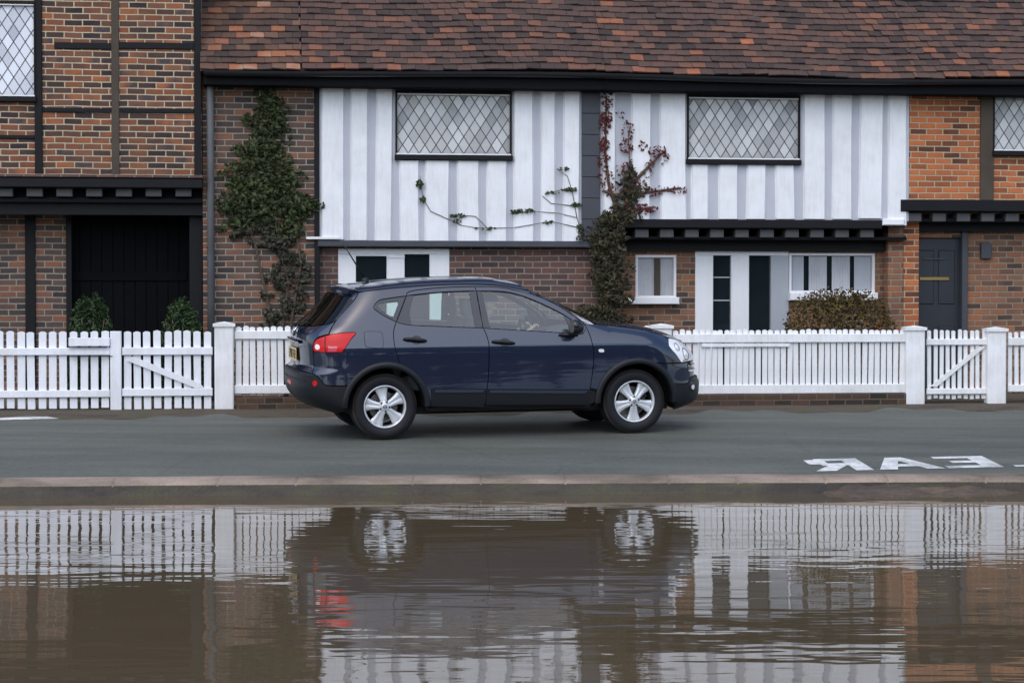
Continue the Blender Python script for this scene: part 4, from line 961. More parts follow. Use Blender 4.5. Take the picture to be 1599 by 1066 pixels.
# quarter panel of each side: sill of the roof, pillar, haunch
for mir in (False, True):
    P = Panel()
    q = loop([[(-.905,.74),(-.905,.89)], [(-.905,.89),(-.898,.893)], TAIL[2][::-1], TAIL[1][::-1], TAIL[0][::-1][:3]+[(-.676,1.066)], [(-.676,1.066),(-.676,1.077)], TGL[::-1], GUT, [(1.534,1.480),(1.546,1.453)],
              [(1.546,1.453),(1.38,1.493),(1.212,1.521),(.974,1.529)], DTOP[::-1], RCUT+[ra[0]], ra, [ra[-1], BTOP[-1]], BTOP[::-1], [(-.897,.68),(-.905,.74)]])
    P.cut(q, [loop(QG)], mirror=mir)
    side = P.make('quarter_panel', M_['paint'], car)
    k = loop([[(-.211,1.085),(-.20,1.095),(-.12,1.097),(-.04,1.09),(-.027,1.075)],[(-.027,1.075),(-.022,1.0),(-.026,.945)],[(-.026,.945),(-.04,.932),(-.12,.934),(-.19,.942)],[(-.19,.942),(-.205,.955),(-.211,1.02),(-.211,1.085)]], .012)
    if not mir:
        sl_ = Panel().cut(k, off=.0012, gap=-.002, flange=0, h=.02); sl_.make('flap_gap', M_['seal'], side)
        Panel().cut(k, off=.003, gap=.003, flange=.004, h=.02).make('fuel_flap', M_['paint'], side)
    Panel().cut(loop(QG), off=-.004, gap=.003, mirror=mir, h=.02).make('quarter_window_surround', M_['frame_black'], side) if False else None
    w = Panel().cut(loop(QG), [loop([[(-.049,1.349),(-.015,1.369),(.151,1.387)],[(.151,1.387),(.158,1.375),(.097,1.245)],[(.097,1.245),(.057,1.257),(-.020,1.314),(-.049,1.349)]], .012)], off=-.003, gap=.005, mirror=mir, h=.02).make('quarter_window', M_['frame_black'], side)
    Panel().cut(loop([[(-.055,1.349),(-.015,1.374),(.156,1.393)],[(.156,1.393),(.163,1.375),(.100,1.240)],[(.100,1.240),(.057,1.252),(-.022,1.310),(-.055,1.349)]], .02), off=-.008, gap=0, flange=0, mirror=mir, h=.03).make('glass', M_['car_glass'], w)
    # tail lamp
    tl = Panel().cut(loop(TAIL, .012), off=.004, gap=.004, mirror=mir, h=.018, flange=.02).make('tail_light', M_['lens_red'], car)
    Panel().cut(loop(TAIL, .02), off=-.012, gap=-.003, mirror=mir, h=.04, flange=0).make('lamp_seal', M_['seal'], tl)
    Panel().cut([np.array((-.842+.034*math.cos(a), .942+.027*math.sin(a))) for a in np.linspace(0, 2*math.pi, 25)[:-1]], off=.008, gap=0, flange=.006, mirror=mir, h=.015).make('reversing_bulb', M_['bulb_white'], tl)
    Panel().cut(loop([[(-.70,.955),(-.56,.955)],[(-.56,.955),(-.575,.90)],[(-.575,.90),(-.70,.898)],[(-.70,.898),(-.70,.955)]]), off=.0065, gap=.002, flange=.003, mirror=mir, h=.02).make('indicator_lens', M_['lens_pink'], tl)
    Panel().cut(loop([[(-.735,1.045),(-.745,.97),(-.742,.895)],[(-.742,.895),(-.728,.895)],[(-.728,.895),(-.73,.97),(-.72,1.048)],[(-.72,1.048),(-.735,1.045)]]), off=.006, gap=0, flange=.003, mirror=mir, h=.02).make('lens_seam', M_['seal'], tl)
    # rear door
    WT = [(.251,1.442),(.339,1.453),(.574,1.474),(.80,1.4835),(.980,1.486)]
    WBt = [(1.013,1.117),(.868,1.122),(.539,1.138),(.293,1.151),(.19,1.166),(.124,1.186)]
    fa = arc(*RW, RO, 6, 73, 20)
    P = Panel().cut(loop([WBt, [p for p in RCUT if p[1] <= 1.186]+[ra[0]], fa[::-1], [fa[0], (.452,.345)], [(.452,.345),(1.022,.345)], [p for p in BCUT if p[1] <= 1.117][::-1]]), mirror=mir)
    P.cut(loop([DTOP, [(.974,1.529),(.980,1.486)], WT[::-1]]), mirror=mir, h=.02)
    rd = P.make('rear_door', M_['paint'], car)
    # front door
    FT = [(.985,1.486),(1.251,1.478),(1.416,1.446),(1.577,1.387),(1.737,1.313),(1.881,1.236),(1.98,1.165),(2.045,1.095),(2.056,1.046)]
    FB = [(2.056,1.046),(1.98,1.044),(1.835,1.058),(1.415,1.088),(1.082,1.110),(1.013,1.117)]
    P = Panel().cut(loop([FB[::-1], [(2.056,1.046),(2.09,1.09),(2.099,1.116)], FCUT, [(2.10,.345),(1.022,.345)], [p for p in BCUT if p[1] <= 1.117][::-1]]), mirror=mir)
    P.cut(loop([DTOP2, [(2.099,1.116),(2.09,1.09),(2.056,1.046)], FT[::-1], [(.985,1.486),(.974,1.529)]]), mirror=mir, h=.02)
    fdr = P.make('front_door', M_['paint'], car)
    # glazing of the doors
    rg_ = loop([[(.335,1.449),(.574,1.469),(.80,1.479),(.905,1.481)],[(.905,1.481),(.912,1.32),(.926,1.127)],[(.926,1.127),(.539,1.142),(.284,1.157)],[(.284,1.157),(.274,1.25),(.286,1.32),(.335,1.449)]])
    ro = loop([WT, [(.980,1.486),(.995,1.30),(1.010,1.119)], WBt, [(.124,1.186),(.251,1.442)]])
    w = Panel().cut(ro, [rg_], off=-.003, gap=.004, mirror=mir).make('window_frame', M_['frame_black'], rd)
    Panel().cut(rg_, off=-.009, gap=-.006, flange=0, mirror=mir, h=.05).make('window_glass', M_['car_glass'], rd)
    fg = loop([[(1.045,1.478),(1.251,1.473),(1.416,1.441),(1.577,1.382),(1.737,1.307),(1.872,1.234)],[(1.872,1.234),(1.902,1.15),(1.912,1.06)],[(1.912,1.06),(1.835,1.063),(1.415,1.092),(1.092,1.114)],[(1.092,1.114),(1.068,1.30),(1.045,1.478)]])
    fo = loop([FT, FB, [(1.013,1.117),(.998,1.30),(.985,1.486)]])
    Panel().cut(fo, [fg], off=-.003, gap=.004, mirror=mir).make('window_frame', M_['frame_black'], fdr)
    Panel().cut(fg, off=-.009, gap=-.006, flange=0, mirror=mir, h=.05).make('window_glass', M_['car_glass'], fdr)
    # black sill trim, with the ledge highlight added as a lighter strip
    for dr_, x0, x1 in ((rd, .462, 1.016), (fdr, 1.030, 2.096)):
        e0 = fa[0][0] if dr_ is rd else None
        xb = x0 if dr_ is rd else x0
        pl = loop([[(x0,.340),(x1-.012,.318)],[(x1-.012,.318),(x1+(.024 if dr_ is rd else .022),.508 if dr_ is rd else .480)],[(x1+(.024 if dr_ is rd else .022),.508 if dr_ is rd else .480),(x0+(-.004 if dr_ is rd else .022),.520 if dr_ is rd else .505)],[(x0+(-.004 if dr_ is rd else .022),.520 if dr_ is rd else .505),(x0,.340)]])
        Panel().cut(pl, off=.014, gap=.002, flange=.016, mirror=mir).make('sill_cladding', M_['cladding'], dr_)
        za, zb_ = (.514,.506) if dr_ is rd else (.500,.474)
        st = loop([[(x0+.03,za-.036),(x1-.03,zb_-.036)],[(x1-.03,zb_-.036),(x1+.002,zb_-.008)],[(x1+.002,zb_-.008),(x0+.04,za-.008)],[(x0+.04,za-.008),(x0+.03,za-.036)]])
        Panel().cut(st, off=.024, gap=0, flange=.012, mirror=mir).make('moulding_highlight', M_['strip'], dr_)
    # door handles
    for dr_, cx, cz, dx0, dx1 in ((rd, .303, 1.008, -.118, .112), (fdr, 1.213, .972, -.118, .112)):
        hp = Panel().cut([np.array((cx+.013+.056*math.cos(a), cz-.002+.043*math.sin(a))) for a in np.linspace(0, 2*math.pi, 25)[:-1]], off=.0025, gap=0, flange=0, mirror=mir, h=.02).make('handle_recess', M_['gloss_black'], dr_)
        mb = MB(); sg = 1 if not mir else -1
        pts = []
        for i in range(11):
            t = i/10; x = cx+dx0+(dx1-dx0)*t; z = cz+.006-.022*t; p, n = body_pn(np.array([x]), np.array([z])); b = .012+.024*min(1, math.sin(math.pi*min(max(t,.0),1))*1.6)
            q = p[0]+n[0]*b; pts.append((q[0], q[1]*sg, q[2]))
        mb.tube(pts, [.012,.017,.018,.018,.018,.018,.018,.018,.018,.016,.011], 10); part('handle', mb, M_['plastic'], dr_, True)
        if dr_ is fdr and not mir:
            p, n = body_pn(np.array([cx-.095]), np.array([cz+.004])); q = p[0]+n[0]*.030
            part('key_lock', MB().lathe([(.0,-.004),(.008,-.004),(.008,.004)], 12, 'y', q), M_['chrome'], dr_, True)
    # front wing
    fu = arc(*FW, RO, 163, 64, 24)
    f0 = FCUT
    WB = [fu[-1], (2.99,.731), (3.216,.731)]
    P = Panel().cut(loop([[(2.104,1.141),(2.25,1.124),(2.401,1.105),(2.60,1.081),(2.763,1.058),(3.002,1.017),(3.125,.988)],[(3.125,.988),(3.09,.945),(3.071,.908),(3.105,.855),(3.147,.813),(3.216,.731)],WB[::-1],fu[::-1],[fu[0],(2.14,.486)],[(2.14,.486),(2.128,.486),(2.151,.659),(2.163,.843),(2.150,.93),(2.128,1.03),(2.099,1.116)],[(2.099,1.116),(2.104,1.141)]]), mirror=mir)
    fw_ = P.make('front_wing', M_['paint'], car)
    ind = loop([[(2.213,.878),(2.222,.888),(2.262,.886),(2.271,.875)],[(2.271,.875),(2.271,.866),(2.262,.856),(2.222,.858),(2.213,.867)],[(2.213,.867),(2.213,.878)]], .01)
    Panel().cut(ind, off=.006, gap=0, flange=.008, mirror=mir, h=.012).make('side_indicator', M_['indicator'], fw_)
    # head lamp
    HL = loop([[(3.071,.908),(3.09,.945),(3.122,.976),(3.18,.972)],[(3.18,.972),(3.25,.962),(3.383,.940),(3.49,.903),(3.56,.858),(3.597,.80),(3.597,.742)],[(3.597,.742),(3.4,.738),(3.216,.733)],[(3.216,.733),(3.147,.813),(3.105,.855),(3.071,.908)]], .014)
    hl = Panel().cut(HL, off=.002, gap=.003, flange=.02, mirror=mir, h=.02).make('headlight', M_['lens_sky_white'], car)
    for sx, sz, r in ((3.33,.815,.056),(3.20,.890,.038)):
        C_ = lambda k, q=1.0: [np.array((sx+r*k*1.1*math.cos(a), sz+r*k*q*math.sin(a))) for a in np.linspace(0, 2*math.pi, 29)[:-1]]
        Panel().cut(C_(1.08), [C_(.9)], off=.007, gap=0, flange=.006, mirror=mir, h=.02).make('lamp_ring', M_['lens_grey'], hl)
        Panel().cut(C_(.40), off=.010, gap=0, flange=.008, mirror=mir, h=.012).make('bulb', M_['bulb_white'], hl)
    Panel().cut(loop([[(3.26,.757),(3.36,.760)],[(3.36,.760),(3.35,.748)],[(3.35,.748),(3.25,.746)],[(3.25,.746),(3.26,.757)]]), off=.006, gap=0, flange=.005, mirror=mir, h=.02).make('side_lamp', M_['lens_amber'], hl)
    # wheel-arch trims
    for (cx, cz), a0, a1 in ((RW, 0, 181), (FW, -2, 181)):
        n = 60; P3 = []
        for a in np.linspace(rad(a0), rad(a1), n):
            row = []
            for r_, of in ((.452,.0),(.450,.012),(.438,.021),(.415,.024),(.398,.020),(.393,.008),(.393,-.05),(.396,-.16)):
                x, z = cx+r_*math.cos(a), max(.2, cz+r_*math.sin(a)); s_ = S_of_x(x, z); p, nn = body_pn(np.array([s_]), np.array([z]))
                y = p[0][1]+(-of); row.append((x, y if not mir else -y, z))
            P3.append(row)
        o = part('wheel_arch_trim', MB().grid(P3 if mir else [r[::-1] for r in P3]), M_['plastic'], car, True)
        sgn = 1 if mir else -1
        wl = MB(); prof = [(.43,.845),(.43,.42),(.2,.40)]
        rows = []
        for a in np.linspace(rad(-6), rad(186), 30): rows.append([(cx+r_*math.cos(a), sgn*y_, cz+r_*math.sin(a)) for r_, y_ in prof])
        part('arch_liner', wl.grid(rows), M_['inner'], car, True)
    # door mirror
    sg = 1 if not mir else -1
    mt = MB(); rings = []
    cx, cy, cz = 1.955, -1.005, 1.130
    for i in range(13):
        t = i/12
        xx = cx-.062+.125*t; rr_ = (.93+.07*min(1, t*6))*max(.0, 1-max(0, (t-.12)/.88)**2.6)**.5
        rings.append([(xx, sg*(cy+.105*rr_*math.copysign(abs(math.cos(b))**.72, math.cos(b))), cz-.012*t+.074*rr_*math.copysign(abs(math.sin(b))**.72, math.sin(b))) for b in np.linspace(0, 2*math.pi, 33)])
    mt.grid(rings if not mir else [r[::-1] for r in rings]); mo = part('door_mirror', mt, M_['gloss_black'], fdr, True)
    mb = MB(); mb.tube([(1.90, sg*-.868, 1.055),(1.925, sg*-.91, 1.06),(1.95, sg*-.965, 1.075)], [.028,.03,.034], 10)
    mb.tube([(1.80, sg*-.872, 1.040),(1.9, sg*-.885, 1.040),(2.0, sg*-.872, 1.036)], [.012,.022,.012], 8)
    part('mirror_arm', mb, M_['plastic'], fdr, True)
    me = MB(); me.add([(1.8935, sg*(cy+.095*math.copysign(abs(math.cos(b))**.72, math.cos(b))), cz+.066*math.copysign(abs(math.sin(b))**.72, math.sin(b))) for b in np.linspace(0, 2*math.pi, 33)[:-1]], [tuple(range(32))]); part('mirror_glass', me, M_['frame_black'], fdr)
# --- pieces that span both sides
half = lambda curves, **k: Panel().cut(loop(curves), both=True, **k)
CB_ = cen(.705)
P = Panel().cut(loop([[(cen(.70),.70),(-1.20,.699),(-1.035,.690),(-.91,.683)],[(-.91,.683),(-.918,.74),(-.918,.89)],[(-.918,.89),(-.924,.926),(-.904,.985),(-.852,1.032),(-.765,1.058),(-.690,1.074)],[(-.690,1.074),(-.666,1.14),(-.622,1.223),(-.60,1.243)],[(-.60,1.243),(-.64,1.196),(-.69,1.173),(-.822,1.150),(-1.115,1.128),(cen(1.12),1.120)],[(cen(1.12),1.12),(cen(1.05),1.05),(cen(.95),.95),(cen(.85),.85),(cen(.70),.70)]]), both=True, gap=.002, h=.028)
tg = P.make('tailgate', M_['paint'], car)
P = Panel().cut(loop([[(-.444,1.40),(-.53,1.318),(-.62,1.226)],[(-.62,1.226),(-.66,1.19),(-.705,1.174),(-.822,1.155),(-1.115,1.133),(cen(1.125),1.125)],[(cen(1.125),1.125),(cen(1.28),1.28),(cen(1.455),1.455)],[(cen(1.455),1.455),(-.9,1.452),(-.60,1.435),(-.444,1.40)]]), both=True, gap=0, off=.001, h=.04, flange=.01)
P.make('rear_window', M_['dark_car_glass'], tg)
P = Panel().cut(loop([[(-.384,1.472),(-.424,1.412),(-.52,1.318),(-.612,1.222)],[(-.612,1.222),(-.62,1.224),(-.53,1.318),(-.442,1.404)],[(-.442,1.404),(-.60,1.438),(-.9,1.455),(cen(1.458),1.458)],[(cen(1.458),1.458),(cen(1.50),1.50)],[(cen(1.50),1.50),(-.7,1.497),(-.384,1.472)]]), both=True, gap=.001, h=.03)
P.make('tailgate_frame', M_['paint'], tg)
# rear bumper
P = Panel().cut(loop([[(cen(.697),.697),(-1.20,.692),(-1.035,.682),(-.897,.674)],[(-.897,.674),(-.873,.666),(-.804,.636),(-.736,.575),(-.66,.558),(-.405,.556)],arc(*RW, RO-.01, 150.5, 184, 14),[arc(*RW, RO-.01, 150.5, 184, 14)[-1],(-.62,.285),(-.85,.262),(cen(.262),.262)],[(cen(.262),.262),(cen(.45),.45),(cen(.56),.56),(cen(.697),.697)]]), both=True, gap=.001, off=.006, h=.03, flange=.02)
rbm = P.make('rear_bumper', M_['plastic'], car)
for mir in (False, True):
    Panel().cut([np.array((-.853+.030*math.cos(a), .583+.030*math.sin(a))) for a in np.linspace(0, 2*math.pi, 21)[:-1]], off=.012, gap=0, flange=.01, mirror=mir, h=.015).make('reflector', M_['lens_red'], rbm)
P = Panel().cut(loop([[(cen(.615),.615),(-1.2,.613),(-1.0,.606)],[(-1.0,.606),(-1.0,.594)],[(-1.0,.594),(-1.2,.600),(cen(.60),.600)],[(cen(.60),.60),(cen(.615),.615)]]), both=True, gap=0, off=.010, h=.03, flange=.006); P.make('bumper_groove', M_['seal'], rbm)
Panel().cut(loop([[(cen(.54)+.02,.575),(-1.33,.572)],[(-1.33,.572),(-1.33,.535)],[(-1.33,.535),(cen(.54)+.02,.538)],[(cen(.54)+.02,.538),(cen(.54)+.02,.575)]]), gap=0, off=.011, h=.03, flange=.006).make('fog_lens', M_['lens_red'], rbm)
# front bumper: painted upper, black lower
fd_ = arc(*FW, RO-.004, 64, -3, 24)
nU = len([p for p in fd_ if p[1] > .53])
fb = link(None, 'front_bumper', car)
for mir in (False, True):
    Panel().cut(loop([fd_[:nU], [fd_[nU-1],(3.07,.524),(3.301,.515),(3.36,.545),(3.43,.59)],[(3.43,.59),(3.315,.66),(3.34,.724)],[(3.34,.724),(3.216,.724),(2.99,.724),fd_[0]]]), mirror=mir, gap=.002, h=.03).make('bumper_corner', M_['paint'], fb)
P = Panel().cut(loop([fd_[nU-1:], [fd_[-1],(3.2,.245),(3.5,.226),(cen(.226,True),.226)],[(cen(.226,True),.226),(cen(.40,True),.40),(cen(.56,True),.56)],[(cen(.56,True),.56),(3.55,.566),(3.43,.580),(3.36,.541),(3.301,.511),(3.07,.519),fd_[nU-1]]]), both=True, gap=.001, off=.012, h=.03, flange=.02)
P.make('lower_bumper', M_['plastic'], fb)
P = Panel().cut(loop([[(3.345,.724),(3.32,.66),(3.435,.598)],[(3.435,.598),(3.55,.572),(cen(.566,True),.566)],[(cen(.566,True),.566),(cen(.64,True),.64),(cen(.905,True),.905)],[(cen(.905,True),.905),(3.50,.905)],[(3.50,.905),(3.568,.86),(3.605,.80),(3.604,.735)],[(3.604,.735),(3.345,.724)]]), both=True, gap=.001, off=-.02, h=.03, flange=0)
P.make('grille', M_['gloss_black'], fb)
for zz in (.63,.68,.73,.79,.85):
    x0 = 3.37 if zz < .72 else 3.64
    P = Panel().cut(loop([[(x0,zz),(cen(zz,True),zz)],[(cen(zz,True),zz),(cen(zz+.016,True),zz+.016)],[(cen(zz+.016,True),zz+.016),(x0,zz+.016)],[(x0,zz+.016),(x0,zz)]]), both=True, gap=0, off=-.006, h=.03, flange=.01); P.make('grille_bar', M_['chrome'], fb)
for mir in (False, True):
    Panel().cut([np.array((3.385+.055*math.cos(a), .475+.050*math.sin(a))) for a in np.linspace(0, 2*math.pi, 25)[:-1]], off=.016, gap=0, flange=.01, mirror=mir, h=.02).make('fog_surround', M_['gloss_black'], fb)
    Panel().cut([np.array((3.392+.030*math.cos(a), .468+.026*math.sin(a))) for a in np.linspace(0, 2*math.pi, 25)[:-1]], off=.021, gap=0, flange=.006, mirror=mir, h=.015).make('fog_lamp', M_['lens_sky_white'], fb)
# bonnet
edge = spline([(2.104,1.143),(2.25,1.127),(2.401,1.108),(2.60,1.084),(2.763,1.061),(3.002,1.020),(3.125,.991),(3.18,.977),(3.25,.967),(3.383,.945),(3.49,.909)], .03)
E3 = np.array([BODY(p[0], p[1]) for p in edge]); 
nose = [(float(NOSE(.905)), 0.0)]
out2 = [np.array((p[0], p[1])) for p in E3]
out2 += [np.array(q) for q in spline([(out2[-1][0], out2[-1][1]), (3.308,-.25), (3.325, 0.0)], .03)[1:]]
ztop_c = pchip([2.0,2.2,2.417,2.58,2.885,3.047,3.207,3.30,3.34,3.37],[1.135,1.135,1.128,1.122,1.085,1.045,.99,.945,.912,.89])
xs_e = np.array([p[0] for p in E3]+[3.31,3.34]); zs_e = np.array([p[2] for p in E3]+[.907,.905]); ys_e = np.array([-p[1] for p in E3]+[.50,.02])
o_ = np.argsort(xs_e); xs_e, zs_e, ys_e = xs_e[o_], zs_e[o_], ys_e[o_]
def bonnet_z(x, y):
    zc = ztop_c(x); ze = np.interp(x, xs_e, zs_e); ye = np.interp(x, xs_e, ys_e); s_ = np.clip(np.abs(y)/np.maximum(ye, .05), 0, 1)
    crease = .010*np.exp(-((np.abs(y)-.42)/.09)**2)*np.clip((3.25-x)/.5, 0, 1)
    return ze+(np.maximum(zc, ze)-ze)*(1-s_**2.6)+crease*(1-s_**4)
def bonnet_pn(x, y):
    e = 4e-3; z = bonnet_z(x, y); dx = (bonnet_z(x+e, y)-bonnet_z(x-e, y))/2/e; dy = (bonnet_z(x, y+e)-bonnet_z(x, y-e))/2/e
    n = np.stack([-dx, -dy, np.ones_like(z)], -1); n /= np.linalg.norm(n, axis=-1, keepdims=True); return np.stack([x, y, z], -1), n
rear_e = spline([(2.42,0.0),(2.38,-.3),(2.28,-.58),(E3[0][0]+.03,E3[0][1]+.0)], .04)
outl = out2+[np.array((p[0],-p[1])) for p in out2[::-1][1:]]
outl += [np.array((p[0],-p[1])) for p in rear_e[::-1]][1:]+[np.array(p) for p in rear_e[1:-1]]
Panel().cut(outl, surf=bonnet_pn, gap=.003, h=.035, flange=.015).make('bonnet', M_['paint'], car)
# windscreen, A pillars, roof
def ws_pt(s_, t):
    b = np.array([2.44-.33*s_*s_, .735*s_, 1.118+.012*s_*s_]); h_ = np.array([1.335+.185*s_*s_, .575*s_, 1.592-.088*abs(s_)**2.4])
    p = b*(1-t)+h_*t; p[2] += .030*math.sin(math.pi*t)*(1-s_*s_*.9); p[0] += .02*math.sin(math.pi*t); return p
rows = [[tuple(ws_pt(s_, t)) for s_ in np.linspace(-1, 1, 25)] for t in np.linspace(0, 1, 15)]
o = part('windscreen', MB().grid([r[::-1] for r in rows]), M_['screen_glass'], car, True)
for sg in (1, -1):
    lower = spline([(2.104,1.141),(2.099,1.122),(2.044,1.178),(1.942,1.257),(1.786,1.357),(1.546,1.458),(1.534,1.480)][1:], .04)
    n = 24; rows = []
    for i in range(n+1):
        t = i/n; q = lower[int(round(t*(len(lower)-1)))]; L3 = BODY(q[0], q[1]); tt = min(1, max(0, (L3[2]-1.118)/(1.49-1.118)))
        W3 = ws_pt(-.955, tt); M3 = (L3+W3)/2+np.array([.004,-.010,.012]); M2 = L3*.8+W3*.2+np.array([.002,-.006,.006])
        rows.append([(p[0], p[1]*sg, p[2]) for p in (L3, M2, M3, W3)])
    part('windscreen_pillar', MB().grid(rows if sg < 0 else [r[::-1] for r in rows]), M_['paint'], car, True)
gut = spline(GUT, .05); rows = []
N_ = len(gut)
for i, q in enumerate(gut):
    p = BODY(q[0], q[1]); t = i/(N_-1); cr = np.interp(t, [0,.3,.6,.9,1], [.052,.062,.062,.08,.098]); dx = np.interp(t, [0,.15,.8,1], [-.05,0,-.03,-.185]); row = []
    for s_ in np.concatenate([[-1],-np.linspace(.985,.2,18), np.linspace(0,.2,3), np.linspace(.25,.985,17),[1]]):
        row.append((p[0]+dx*(1-s_*s_), -p[1]*s_, p[2]+.003+cr*(1-abs(s_)**4.2)))
    rows.append(row)
part('roof', MB().grid([r[::-1] for r in rows]), M_['paint'], car, True)
for sg in (1,-1):
    part('roof_moulding', MB().tube([(BODY(q[0],q[1])[0], BODY(q[0],q[1])[1]*sg, BODY(q[0],q[1])[2]+.004) for q in gut], .008, 6), M_['gloss_black'], car, True)
# spoiler
rows = []
for s_ in np.linspace(-1, 1, 31):
    a = abs(s_); y = .60*s_; xr_ = -.235-.05*(1-s_*s_); zr = 1.490+.048*(1-a**3.5)
    lip = -.432+.10*a**4; zl = 1.507-.016*a**3
    rows.append([(xr_+.03, y, zr-.03), (xr_, y, zr+.008), ((xr_+lip)/2, y*1.0, (zr+zl)/2+.014), (lip+.02, y*.985, zl+.010), (lip, y*.98, zl-.002), (lip+.006, y*.98, zl-.030), (lip+.05, y*.96, zl-.042), (-.36+.1*a**4, y*.95, 1.452), (-.33+.1*a**4, y*.93, 1.45)])
m = MB().grid(rows); m.add(rows[0], [tuple(range(9))]); m.add(rows[-1], [tuple(range(8,-1,-1))])
sp_ = part('spoiler', m, M_['paint'], car); sharp(sp_, 40)
m = MB()
rows = [[(-.436, .15*s_, 1.498), (-.438, .15*s_, 1.486), (-.432, .15*s_, 1.477)] for s_ in np.linspace(-1,1,9)]
M_['brake_lens'] = plain('brown_red_lens', (.13,.03,.02), .2)
m.grid(rows); part('high_brake_light', m, M_['brake_lens'], sp_, True)
# aerial, wiper, badge, plate
ab = part('aerial', MB().lathe([(.0,.03),(.022,.026),(.034,.012),(.040,0.0),(.040,-.02)], 20, 'z', (-.05,0,1.585)), M_['plastic'], car, True)
part('aerial_rod', MB().tube([(-.055,0,1.605),(-.275,0,1.955)], [.010,.0065], 6), M_['plastic'], ab, True)
wp = MB().tube([(-.74,.0,1.118),(-.775,.0,1.128),(-.80,.0,1.140)], [.022,.024,.018], 10); wp.tube([(-.79,.0,1.138),(-.70,-.25,1.165),(-.70,-.45,1.17)], [.010,.008,.005], 6)
part('rear_wiper', wp, M_['plastic'], tg, True)
def on_tail(y, z, off=0.0):                                 # a point of the tailgate skin by its height and offset from the centre line
    lo, hi = cen(z), .2
    for _ in range(40):
        m_ = (lo+hi)/2
        if -BODY(m_, z)[1] < abs(y): lo = m_
        else: hi = m_
    p, n = body_pn(np.array([lo]), np.array([z])); p, n = p[0]+n[0]*off, n[0]
    return p[0], (-1 if y < 0 else 1)*abs(y), p[2]
bd = MB(); ring = [on_tail(.056*math.cos(a), 1.072+.046*math.sin(a), .008) for a in np.linspace(0, 2*math.pi, 29)]
bd.tube(ring, .0085, 8, False); bd.tube([on_tail(-.075,1.072,.012), on_tail(0,1.072,.014), on_tail(.075,1.072,.012)], .012, 8); part('badge', bd, M_['chrome'], tg, True)
gh = [[on_tail(y, z, o_) for y in np.linspace(-.40,.40,17)] for z, o_ in ((.988,.004),(.990,.028),(.965,.030),(.955,.004))]
part('tailgate_strip', MB().grid([r[::-1] for r in gh]), M_['paint'], tg, True)
rc = [[on_tail(y, z, .002) for y in np.linspace(-.31,.31,17)] for z in np.linspace(.945,.748,6)]
part('plate_recess', MB().grid(rc), M_['gloss_black'], tg, True)
xp = min(on_tail(y, z)[0] for y in (0,.26) for z in (.77,.88))-.012
pz0, pz1 = .772, .905
pl = MB().box(xp-.006, xp, -.26, .26, pz0, pz1); npl = part('number_plate', pl, M_['plate'], tg)
def seg_char(mb, ch, y, z, w, h, t):                         # strokes for the blurred plate characters
    L = lambda a,b,c,d: mb.box(xp-.0085, xp-.0062, min(y-w*a,y-w*c)-t/2, max(y-w*a,y-w*c)+t/2, min(z+h*b,z+h*d)-t/2, max(z+h*b,z+h*d)+t/2)
    S_ = {'L':[(0,0,0,1),(0,0,1,0)],'P':[(0,0,0,1),(0,1,1,1),(0,.5,1,.5),(1,.5,1,1)],'0':[(0,0,0,1),(1,0,1,1),(0,0,1,0),(0,1,1,1)],'8':[(0,0,0,1),(1,0,1,1),(0,0,1,0),(0,1,1,1),(0,.5,1,.5)],'F':[(0,0,0,1),(0,1,1,1),(0,.5,.8,.5)],'E':[(0,0,0,1),(0,1,1,1),(0,.5,.8,.5),(0,0,1,0)],'H':[(0,0,0,1),(1,0,1,1),(0,.5,1,.5)]}
    for q in S_[ch]: L(*q)
mb = MB()
for i, ch in enumerate('LP08FEH'): seg_char(mb, ch, .215-i*.062-(.03 if i > 3 else 0), .80, .036, .077, .012)
part('plate_lettering', mb, M_['plate_black'], npl)
# hidden lining that stops light through the shut lines, floor pan
LI = Panel()
ho = [arc(*RW, .435, 0, 180, 30)+[(-.33,.25),(.40,.25)][::1], arc(*FW, .435, 0, 180, 30)+[(2.25,.25),(3.0,.25)]]
ol = loop([[(cen(.30)+.02,.31),(-.62,.31)],[(-.62,.31),(-.46,.34)],arc(*RW,.436,180,0,30),[arc(*RW,.436,180,0,30)[-1],(.55,.30)],[(.55,.30),(2.10,.30)],[(2.10,.30),arc(*FW,.436,180,0,30)[0]],arc(*FW,.436,180,0,30),[arc(*FW,.436,180,0,30)[-1],(3.2,.27)],[(3.2,.27),(cen(.28,True),.28)],[(cen(.28,True),.28),(cen(.6,True),.6),(cen(.88,True),.88)],[(cen(.88,True),.88),(3.2,.93),(3.0,.96),(2.6,1.03),(2.10,1.06)],[(2.10,1.06),(1.98,1.020),(1.4,1.06),(.9,1.09),(.3,1.12)],[(.3,1.12),(-.2,1.12),(-.6,1.03),(-.95,1.03),(cen(1.04),1.04)],[(cen(1.04),1.04),(cen(.7),.7),(cen(.30)+.02,.31)]])
LI.cut(ol, off=-.030, both=True, gap=0, flange=0, h=.06); LI.make('inner_lining', M_['inner'], car)
for mir in (False, True):
    Panel().cut(loop([[(.20,1.13),(.27,1.30),(.33,1.45)],[(.33,1.45),(.20,1.46),(-.15,1.44),(-.36,1.44)],[(-.36,1.44),(-.55,1.22),(-.62,1.10)],[(-.62,1.10),(-.2,1.12),(.20,1.13)]]), [loop([[(-.055,1.349),(-.015,1.374),(.156,1.393)],[(.156,1.393),(.163,1.375),(.100,1.240)],[(.100,1.240),(.057,1.252),(-.022,1.310),(-.055,1.349)]], .02)], off=-.03, mirror=mir, gap=0, flange=0, h=.06).make('pillar_trim', M_['dash'], car)
rl = []
for i, q in enumerate(gut):
    p = BODY(q[0], q[1]); rl.append([(p[0]-.06*(1-s_*s_), -(p[1]+.02)*s_, p[2]-.02+.045*(1-abs(s_)**3)) for s_ in np.linspace(-1,1,15)])
part('headlining', MB().grid(rl), M_['trim_light'], car, True)
